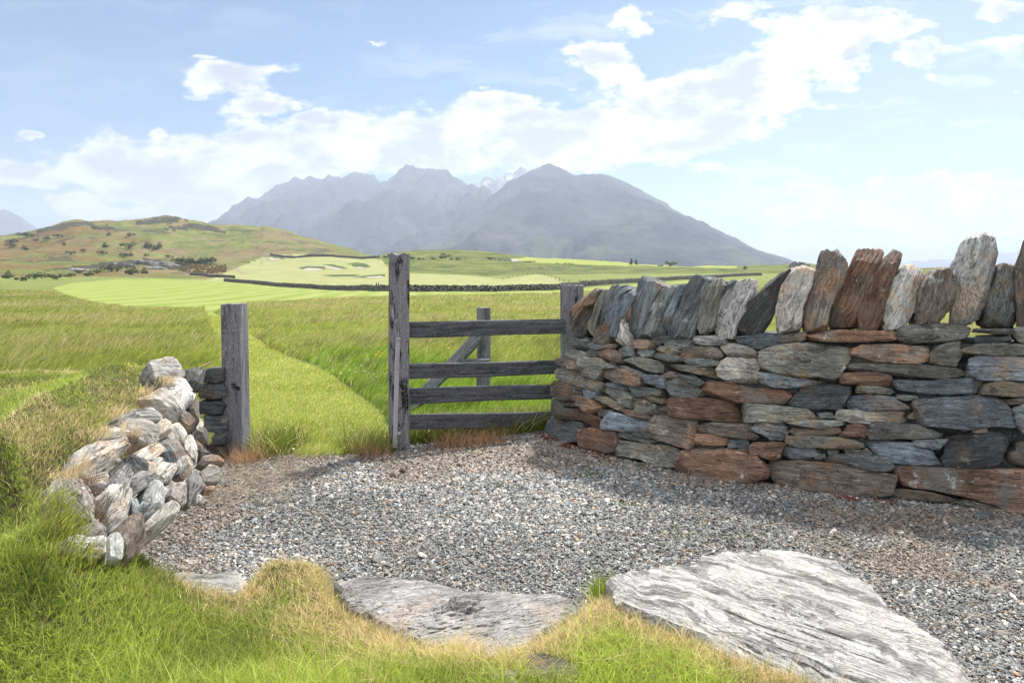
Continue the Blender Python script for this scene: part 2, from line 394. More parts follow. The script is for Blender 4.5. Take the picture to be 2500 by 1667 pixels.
def hit(px, py):
    """first ground point met by the view ray"""
    u = (px-1250)/F; v = (py-YH)/F
    d = ground_z(u*YS, YS)-(H-v*YS)
    k = np.argmax(d > 0)
    if not (d > 0).any(): k = len(YS)-1
    Y = YS[k]
    return Vector((u*Y, Y, float(ground_z(u*Y, Y))))

# ------------------------------------------------------------------ ground sheets
Yr = np.concatenate([np.arange(-3, 8, .05), np.exp(np.arange(math.log(8), math.log(1000), .021)), np.geomspace(1005, 11900, 24)])
NC = 880
uc = np.linspace(-1, 1, NC)
Wd = 8.5+np.maximum(Yr-8, 0)*1.12
GX = Wd[:, None]*uc[None, :]; GY = np.repeat(Yr[:, None], NC, 1)
GZ = ground_z(GX, GY)
GPX = 1250+F*GX/np.maximum(GY, .3); GPY = YH+(H-GZ)*F/np.maximum(GY, .3)
GSD = poly_sd(LAWN, GX, GY)
GRAVEL = [(-2.35, 5.6), (-2.14, 5.12), (-1.6, 5.14), (-1.05, 5.25), (-.85, 5.62), (-.2, 5.95), (.35, 6.1), (1.3, 5.4), (2.4, 4.9), (5, 3.6), (9, 2.5), (9, -4), (-3, -4)]
GGS = poly_sd(GRAVEL, GX, GY)
MOWN = [(127,703),(180,690),(300,681),(547,684),(640,692),(700,702),(860,711),(1340,709),(1500,698),(1700,684),(1720,686),(1500,704),(1340,717),(938,724),(607,740),(519,762),(607,814),(653,849),(714,875),(798,906),
        (837,937),(867,963),(935,1020),(960,1110),(560,1125),(545,1000),(525,850),(502,775),(495,752),(420,753),(300,752),(220,738),(150,719)]
FAIR = [(500,686),(600,645),(640,629),(700,621),(800,620),(930,633),(960,668),(1080,670),(1150,672),(1225,682),(1310,669),(1350,677),(1385,693),(1340,696),(1000,697),(860,703),(700,697),(640,690)]
YELL = [(1255,634),(1290,626),(1500,639),(1800,651),(1800,656),(1500,648),(1290,641)]
SCRUB = [[(95,563),(125,552),(185,540),(222,542),(218,548),(150,560),(110,566)], [(205,550),(250,548),(290,556),(275,563),(230,560)], [(325,545),(370,533),(402,530),(440,533),(458,540),(420,544),(350,549)], [(385,561),(430,549),(470,544),(520,551),(555,566),(480,562),(420,562)],
         [(330,634),(375,630),(410,641),(470,645),(500,650),(455,662),(400,655),(350,648),(250,652),(130,662),(80,668),(120,658),(240,645)]]
def inpoly(P, x, y): return poly_sd(P, x, y) > 0
def classify(X, Y, Z):
    px = 1250+F*X/np.maximum(Y, .3); py = YH+(H-Z)*F/np.maximum(Y, .3)
    jx = px+fbm(X*.7, Y*.7, 4, 2)*3; jy = py+fbm(X*.6, Y*.6, 8, 2)*1.2
    c = np.full(X.shape, 2)                       # 2 meadow
    c[(Y > 330) | ((px < 560) & (Y > 245))] = 4   # 4 hill
    c[(Y > 5) & (Y < 245) & inpoly(MOWN, jx, jy)] = 3
    c[(Y > 130) & (Y < 560) & inpoly(FAIR, jx, py)] = 5
    c[(Y > 400) & (Y < 600) & inpoly(YELL, px, py)] = 6
    hx = px+fbm(X/9, Y/9, 4, 4)*9; hy = py+fbm(X/7, Y/7, 8, 4)*3.5
    for P_ in SCRUB: c[(Y > 245) & (px < 640) & inpoly(P_, hx, hy)] = 7
    sd = poly_sd(LAWN, X, Y); c[(sd > 0) & (Y < 6.6)] = 1
    gg = poly_sd(GRAVEL, X, Y)+fbm(X*4, Y*4, 1, 2)*.05
    c[(gg > 0) & (sd <= 0) & (Y < 7)] = 0
    return c
GC = classify((GX[:-1, :-1]+GX[1:, 1:])/2, (GY[:-1, :-1]+GY[1:, 1:])/2, (GZ[:-1, :-1]+GZ[1:, 1:])/2)

def far_mat(name, cols, scale, bump=.3, bd=.1, extra=None, bscale=None):
    """grassy ground seen far off: patchy noise in world metres"""
    m, t = newmat(name)
    pos = t.n('ShaderNodeNewGeometry').outputs['Position']
    a = t.noise(pos, scale, 6, .65); b = t.noise(pos, scale*7, 5, .7); c = t.noise(pos, (bscale or scale*25), 4, .7)
    f = t.m('ADD', t.m('MULTIPLY', a, .5), t.m('ADD', t.m('MULTIPLY', b, .3), t.m('MULTIPLY', c, .2)))
    n = len(cols)
    col = t.ramp(f, [(.34+.32*i/(n-1), cc) for i, cc in enumerate(cols)])
    if extra: col = extra(t, pos, col)
    finish(t, principled(t, col, .95, .08, t.m('ADD', b, c), bump, bd))
    return m
def soil(t, pos, col):
    s = t.noise(pos, 30, 5, .7)
    return t.mix(t.mapr(s, .4, .6), col, (.05, .04, .025))
M_LAWN = far_mat('lawn_thatch', [(.05, .075, .016), (.10, .12, .03), (.17, .15, .06)], 3, .5, .02, soil)
M_MEADOW = far_mat('meadow_grass', [(.075, .105, .025), (.125, .16, .042), (.18, .20, .065), (.17, .165, .075)], .22, .9, .25)
def stripes(t, pos, col):
    s = t.n('ShaderNodeSeparateXYZ', i0=pos)
    a = t.m('SINE', t.m('MULTIPLY', t.m('ADD', s.outputs[0], t.m('MULTIPLY', s.outputs[1], .16)), 1.7))
    return t.mix(t.m('MULTIPLY', t.mapr(a, -.6, .6), .55), col, (.25, .265, .10))
M_MOWN = far_mat('mown_grass', [(.11, .15, .028), (.155, .20, .04), (.205, .24, .065)], .3, .3, .03, stripes)
M_FAIR = far_mat('fairway_turf', [(.15, .175, .065), (.215, .225, .095), (.28, .265, .135)], .09, .3, .2)
M_YELL = far_mat('far_pasture', [(.18, .21, .05), (.22, .245, .06)], .02, .1, .05)
def hill_extra(t, pos, col):
    s = t.n('ShaderNodeSeparateXYZ', i0=pos)
    az = t.m('DIVIDE', s.outputs[0], t.m('MAXIMUM', s.outputs[1], 10.))
    n = t.noise(pos, .018, 5, .6); n2 = t.noise(pos, .12, 5, .7); n3 = t.noise(t.vm('ADD', pos, (311, 57, 9)), .02, 5, .65)
    orange = t.m('MULTIPLY', t.mapr(t.m('ADD', n, t.m('MULTIPLY', t.m('SUBTRACT', n2, .5), .5)), .46, .54), t.mapr(az, -.50, -.60))
    col = t.mix(t.m('MULTIPLY', orange, .65), col, t.mix(n2, (.11, .05, .02), (.26, .13, .055)))
    pink = t.m('MULTIPLY', t.mapr(t.m('ADD', n3, t.m('MULTIPLY', t.m('SUBTRACT', n2, .5), .5)), .47, .55), t.mapr(az, -.18, -.32))
    pink = t.m('MULTIPLY', pink, t.mapr(az, -.62, -.50, .25, 1.0))
    col = t.mix(t.m('MULTIPLY', pink, .6), col, t.mix(n2, (.15, .09, .055), (.36, .25, .17)))
    rock = t.mapr(t.m('ADD', t.noise(t.vm('ADD', pos, (91, 7, 3)), .03, 6, .75), t.m('MULTIPLY', t.m('SUBTRACT', t.noise(pos, .4, 4, .7), .5), .35)), .56, .62)
    return t.mix(t.m('MULTIPLY', rock, .85), col, (.055, .055, .045))
M_HILL = far_mat('hill_pasture', [(.04, .055, .015), (.10, .125, .03), (.18, .20, .055), (.26, .24, .10)], .05, 1.0, 2.2, hill_extra, .6)
M_GRAV, t = newmat('gravel_bed')
pos = t.n('ShaderNodeNewGeometry').outputs['Position']
vor = t.n('ShaderNodeTexVoronoi', i0=pos); vor.inputs['Scale'].default_value = 95
vs = t.n('ShaderNodeSeparateXYZ', i0=vor.outputs['Color'])
gc = t.ramp(vs.outputs[0], [(0, (.06, .06, .06)), (.4, (.13, .125, .12)), (.75, (.21, .20, .19)), (1, (.34, .32, .29))])
dirt = t.mapr(t.noise(pos, 2.2, 5, .65), .48, .66)
gc = t.mix(t.m('MULTIPLY', dirt, .5), gc, (.13, .085, .055))
gc = t.mix(t.mapr(vor.outputs['Distance'], .35, .7), gc, (.03, .028, .025))
finish(t, principled(t, gc, .85, .2, t.m('SUBTRACT', 1.0, vor.outputs['Distance']), 1., .01))

def sheet(name, code, mat, label=None):
    sel = GC == code
    ii, jj = np.nonzero(sel)
    q = np.stack([ii*NC+jj, ii*NC+jj+1, (ii+1)*NC+jj+1, (ii+1)*NC+jj], 1)
    u, inv = np.unique(q, return_inverse=True)
    V = np.stack([GX.ravel()[u], GY.ravel()[u], GZ.ravel()[u]], 1)
    o = mesh_obj(name, V, inv.reshape(q.shape), mat)
    tag(o, label, None, None, 'structure'); return o
sheet('gravel_yard', 0, M_GRAV, 'grey slate gravel in front of the gateway')
sheet('lawn_bank', 1, M_LAWN, 'grassy raised bank at the left and along the bottom')
sheet('meadow_ground', 2, M_MEADOW, 'rough meadow beyond the gateway')
sheet('mown_path', 3, M_MOWN, 'mown grass path and strip through the meadow')
sheet('hillside', 4, M_HILL, 'rolling green and russet hillside')
sheet('heath_slope', 7, far_mat('heath_and_rock', [(.025, .028, .018), (.06, .065, .035), (.12, .11, .075), (.22, .20, .17)], .15, 1.0, 2.0), 'dark heath and bare rock on the hill')
sheet('fairway', 5, M_FAIR, 'pale smooth fairway beyond the far stone wall')
sheet('far_pasture', 6, M_YELL, 'yellow green pasture on the skyline')

# ------------------------------------------------------------------ mountains
M_MT, t = newmat('mountain_rock')
pos = t.n('ShaderNodeNewGeometry').outputs['Position']
a = t.noise(pos, .002, 7, .65); b = t.noise(pos, .012, 6, .7)
sp_ = t.n('ShaderNodeSeparateXYZ', i0=pos)
col = t.ramp(t.m('ADD', t.m('MULTIPLY', a, .6), t.m('MULTIPLY', b, .4)), [(.38, (.016, .019, .026)), (.5, (.032, .035, .042)), (.62, (.07, .07, .07)), (.72, (.14, .135, .13))])
col = t.mix(t.m('MULTIPLY', t.mapr(t.noise(pos, .0035, 5, .6), .5, .6), t.mapr(sp_.outputs[2], 350, 60)), col, (.06, .075, .05))
finish(t, principled(t, col, .95, .05, t.m('ADD', a, b), .8, 30))
M_SNOW, t = newmat('mountain_rock_with_snow')
pos = t.n('ShaderNodeNewGeometry').outputs['Position']
a = t.noise(pos, .002, 7, .65); b = t.noise(pos, .014, 6, .75)
sp_ = t.n('ShaderNodeSeparateXYZ', i0=pos)
col = t.ramp(b, [(.38, (.05, .05, .05)), (.6, (.17, .165, .16))])
snow = t.m('MULTIPLY', t.mapr(t.noise(pos, .013, 6, .8), .51, .57), t.mapr(sp_.outputs[2], 600, 760))
col = t.mix(t.m('MULTIPLY', snow, .7), col, (.55, .57, .6))
finish(t, principled(t, col, .9, .05, t.m('ADD', a, b), .8, 30))
def mountain(name, pts, Y0, L, seed, crag, label, mat=None, spur=.12, zoomed=True, skew=0.0):
    if zoomed: pts = [(500+x/1.622, 380+y/1.622) for x, y in pts]
    xs = np.array([p[0] for p in pts], float); ys = np.array([p[1] for p in pts], float)
    px = np.arange(xs[0], xs[-1], 3.0); py = np.interp(px, xs, ys)
    n = len(px)
    jag = fbm(px/22+seed, seed, 0, 6, .68)*crag*1.35
    zr = (YH-(py+jag*sstep(0, 40, np.minimum(px-xs[0], xs[-1]-px))))/F*Y0+H
    T = np.concatenate([-np.linspace(1, .05, 12), np.linspace(0, 1, 90)])
    V = []
    base = -40.0
    for tt in T:
        s = abs(tt)
        Y = Y0 - L*tt*(1 if tt > 0 else .7)
        P = px + skew*s*120
        uu_ = (P-1250)/F
        X = uu_*Y0*(1-.04*s)
        prof = (1-s)**1.15*.85+(1-s)*.15
        env = (s*(1-s)*4)**.7*np.ones(n)
        wx = X/430 + fbm(X/900, Y/900, seed, 2)*.8
        r = ridged(wx + s*1.1, Y/1500 + seed, seed, 5)-1.15
        f2 = fbm(X/160, Y/220, seed+3, 4)
        hgt = (zr-base)
        z = base + hgt*prof + env*hgt*(r*spur*1.8 + f2*spur*.45) + (1-env)*0
        z = np.maximum(z, base)
        V.append(np.stack([X, np.full(n, Y), z], 1))
    V = np.array(V); m_ = len(T)
    ids = np.arange(m_*n).reshape(m_, n)
    q = np.stack([ids[:-1, :-1].ravel(), ids[1:, :-1].ravel(), ids[1:, 1:].ravel(), ids[:-1, 1:].ravel()], 1)
    o = mesh_obj(name, V.reshape(-1, 3), q, mat or M_MT)
    tag(o, label, None, None, 'structure'); return o
mountain('mountain', [(-40,330),(50,265),(110,240),(200,175),(240,150),(340,98),(380,88),(410,82),(440,92),(500,75),(535,84),(560,80),(590,70),(650,75),(675,90),(690,105),(740,160),(820,240),(900,330),(960,400)], 5200, 2300, 1.3, 4, 'craggy left massif of the blue mountains')
mountain('mountain', [(330,400),(420,330),(520,240),(640,160),(700,105),(760,70),(800,40),(825,42),(850,55),(880,50),(920,45),(960,60),(1000,90),(1030,115),(1060,130),(1120,180),(1200,260),(1300,400)], 4800, 2100, 4.7, 4.5, 'craggy middle peak of the blue mountains')
mountain('mountain', [(940,200),(980,140),(1050,110),(1090,95),(1115,72),(1130,72),(1150,82),(1170,74),(1190,60),(1210,52),(1225,60),(1240,50),(1256,38),(1270,46),(1300,44),(1340,38),(1400,60),(1500,160),(1600,300)], 5700, 1700, 8.1, 6, 'jagged snow flecked summit ridge behind', M_SNOW)
mountain('mountain', [(520,400),(540,350),(620,320),(700,290),(820,215),(870,190),(950,150),(1010,130),(1060,118),(1110,122),(1180,190),(1260,290),(1330,400)], 4300, 1800, 12.9, 3, 'lower spur in front of the middle peak')
mountain('mountain', [(700,420),(820,370),(900,330),(1000,270),(1080,200),(1150,150),(1200,105),(1280,65),(1340,38),(1365,32),(1410,50),(1465,78),(1500,74),(1540,70),(1600,75),(1650,98),(1720,130),(1780,165),(1830,190),(1900,240),(2000,310),(2100,370),(2200,415),(2290,445),(2400,470)], 3600, 1900, 21.4, 1.6, 'broad rounded blue mountain at the right of the range', None, .075)
mountain('mountain', [(-900,420),(-400,450),(-120,480),(0,515),(40,530),(80,562),(160,610)], 6500, 1500, 31.4, 4, 'steep mountain flank at the left edge', None, .12, False)
mountain('mountain', [(2120,668),(2180,655),(2215,641),(2290,633),(2350,640),(2400,625),(2500,610),(2700,598),(3000,620),(3600,640)], 8600, 1400, 35.2, 3, 'distant pale range at the right edge', None, .08, False)

# ------------------------------------------------------------------ stones
RK = np.array([(0, 1.0), (.4, .99), (.7, .985), (.88, .96), (.96, .90), (.99, .70), (1.0, .1), (1.0, -.3), (.98, -.75), (.85, -1.0), (.4, -1.0), (0, -1.0)])
def ring_profile(nf, nb=5):
    a = np.concatenate([np.linspace(0, .8, int(nf*.62), endpoint=False), np.linspace(.8, .96, int(nf*.22), endpoint=False)])
    b = np.interp(a, RK[:5, 0], RK[:5, 1]); pr = list(zip(a, b))
    pr += [tuple(r_) for r_ in RK[4:7]]+[(1.0, -.1), (.995, -.5), (.93, -.9), (.5, -1.0), (0, -1.0)]
    return pr
def stone_arrays(P3, n, fdir, front, back, seed, rough=1.0, NTH=64, facets=5, lam=1.0, dome=1.0, rings_n=None, cut=(.05, .22)):
    """P3 outline points (world, k x 3), n outward normal, fdir direction of the layering"""
    r_ = np.random.default_rng(seed); RA = ring_profile(rings_n or max(8, int(NTH*.22)))
    n = n/np.linalg.norm(n); c = P3.mean(0)
    e1 = fdir-n*np.dot(fdir, n); e1 /= np.linalg.norm(e1); e2 = np.cross(n, e1)
    Q = np.stack([(P3-c)@e1, (P3-c)@e2], 1)
    # area centroid
    x, y = Q[:, 0], Q[:, 1]; x1, y1 = np.roll(x, -1), np.roll(y, -1); cr = x*y1-x1*y; A_ = cr.sum()/2
    cc = np.array([((x+x1)*cr).sum()/(6*A_), ((y+y1)*cr).sum()/(6*A_)]); Q = Q-cc; c = c+e1*cc[0]+e2*cc[1]
    size = math.sqrt(abs(A_))
    # even angular steps in a frame scaled to the stone's aspect
    ax, ay = Q[:, 0].std()+1e-4, Q[:, 1].std()+1e-4
    th = np.arange(NTH)/NTH*2*math.pi
    dx, dy = np.cos(th)*ax, np.sin(th)*ay
    ln = np.hypot(dx, dy); dx, dy = dx/ln, dy/ln
    Rr = np.zeros(NTH); k = len(Q)
    for i in range(k):
        a, b = Q[i], Q[(i+1) % k]; ex, ey = b-a
        den = dx*ey-dy*ex; den = np.where(np.abs(den) < 1e-9, 1e-9, den)
        tt = (a[0]*ey-a[1]*ex)/den; ss = (a[0]*dy-a[1]*dx)/den
        ok = (tt > 0) & (ss >= -1e-6) & (ss <= 1+1e-6); Rr = np.where(ok, np.maximum(Rr, tt), Rr)
    Rr = np.where(Rr <= 0, size*.3, Rr)
    Rr = (np.roll(Rr, 1)+12*Rr+np.roll(Rr, -1))/14
    rings = []
    for (a, b) in RA[1:-1]:
        bb = b*front if b > 0 else b*back
        if b > 0 and dome != 1: bb = front*(1-(1-b)*dome)
        rings.append(np.stack([dx*Rr*a, dy*Rr*a, np.full(NTH, bb)], 1))
    L = np.concatenate([[[0, 0, front]], np.concatenate(rings), [[0, 0, -back]]])
    # chisel flats
    for _ in range(facets):
        ph = r_.uniform(0, 2*math.pi); el = r_.uniform(.15, 1.35)
        nn = np.array([math.cos(ph)*math.cos(el), math.sin(ph)*math.cos(el), math.sin(el)])
        d = L@nn; mx = d.max(); lim = mx-r_.uniform(*cut)*min(size*.5, front*2.5)
        L = L-(np.maximum(d-lim, 0)*.97)[:, None]*nn[None, :]
    off = r_.uniform(0, 50, 3)
    fx, fy, fz = L[:, 0], L[:, 1], L[:, 2]
    # layered ledges: steps across e2, long along e1
    s = fy+fbm(fx*5+off[0], fy*5, fz*5+off[2], 2)*.012
    led = vnoise(s*70+off[1], fx*3.2+off[0], off[2])+.6*vnoise(s*150+off[2], fx*6, off[1])
    led = np.tanh(led*3.5)*(.55+.45*vnoise(fx*6+off[2], fy*9, off[0]))
    outw = np.stack([fx, fy, np.maximum(fz, -.02)*.9], 1); outw /= (np.linalg.norm(outw, axis=1)[:, None]+1e-6)
    amp = min(1.0, size/.16)*rough
    disp = led*.0052*lam*amp + fbm(fx*8+off[1], fy*13+off[2], fz*8+off[0], 4)*.0065*amp + fbm(fx*45+off[2], fy*70+off[1], fz*45, 3)*.0022*amp
    L = L+outw*disp[:, None]
    Vw = c+L[:, :1]*e1+L[:, 1:2]*e2+L[:, 2:]*n
    NR = len(RA)-2; faces3 = []; faces4 = []
    i = np.arange(NTH); j = (i+1) % NTH
    f3a = np.stack([np.zeros(NTH, int), 1+i, 1+j], 1)
    last = 1+NR*NTH
    f3b = np.stack([np.full(NTH, last), 1+(NR-1)*NTH+j, 1+(NR-1)*NTH+i], 1)
    f4 = []
    for r2 in range(NR-1):
        a0 = 1+r2*NTH; a1 = a0+NTH
        f4.append(np.stack([a0+i, a1+i, a1+j, a0+j], 1))
    fol = L+off
    return Vw, np.concatenate([f3a, f3b]), np.concatenate(f4), fol, size
def make_stone(name, P3, n, fdir, front, back, seed, mat, root=None, **kw):
    Vw, f3, f4, fol, size = stone_arrays(P3, n, fdir, front, back, seed, **kw)
    o = mesh_obj(name, Vw, [f3, f4], mat, None, True, {'v_fol': fol}, 25)
    if root is not None: keep_world(o, root)
    return o
def parse(s, reg):
    ox, oy, sc_ = {'Z1': (1300, 660, 5.6), 'Z2': (1300, 900, 5.6), 'Z3': (1660, 780, 3.484), 'Z4': (2050, 780, 3.1356), 'R5': (1850, 540, 2.063), 'R4': (1300, 600, 2.412),
                   'ZL': (100, 850, 2.851), 'D': (0, 0, .9408), 'S': (0, 0, 1)}[reg]
    return [(ox+float(a.split(',')[0])/sc_, oy+float(a.split(',')[1])/sc_) for a in s.split()]

# the right wall: plan line (picture column -> depth of the foot), leaning back a little
WPX = [1240, 1290, 1325, 1410, 1503, 1652, 1864, 2141, 2335, 2500, 2800, 3200]
WD = [6.55, 6.2, 5.89, 5.40, 5.14, 4.705, 4.46, 4.20, 4.06, 3.93, 3.62, 3.28]
BAT = .14
def wall_pt(px, py, extra=0.0):
    d0 = float(np.interp(px, WPX, WD)); d = d0
    for _ in range(6):
        z = H-(py-YH)/F*d; d = d0+BAT*max(z, 0)+extra
    return unp(px, py, d)
def wall_frame(px):
    a = np.array([(px-25-1250)/F*np.interp(px-25, WPX, WD), np.interp(px-25, WPX, WD)])
    b = np.array([(px+25-1250)/F*np.interp(px+25, WPX, WD), np.interp(px+25, WPX, WD)])
    t_ = (b-a)/np.linalg.norm(b-a); tv = np.array([t_[0], t_[1], 0]); nv = np.array([t_[1], -t_[0], .14]); return tv, nv/np.linalg.norm(nv)
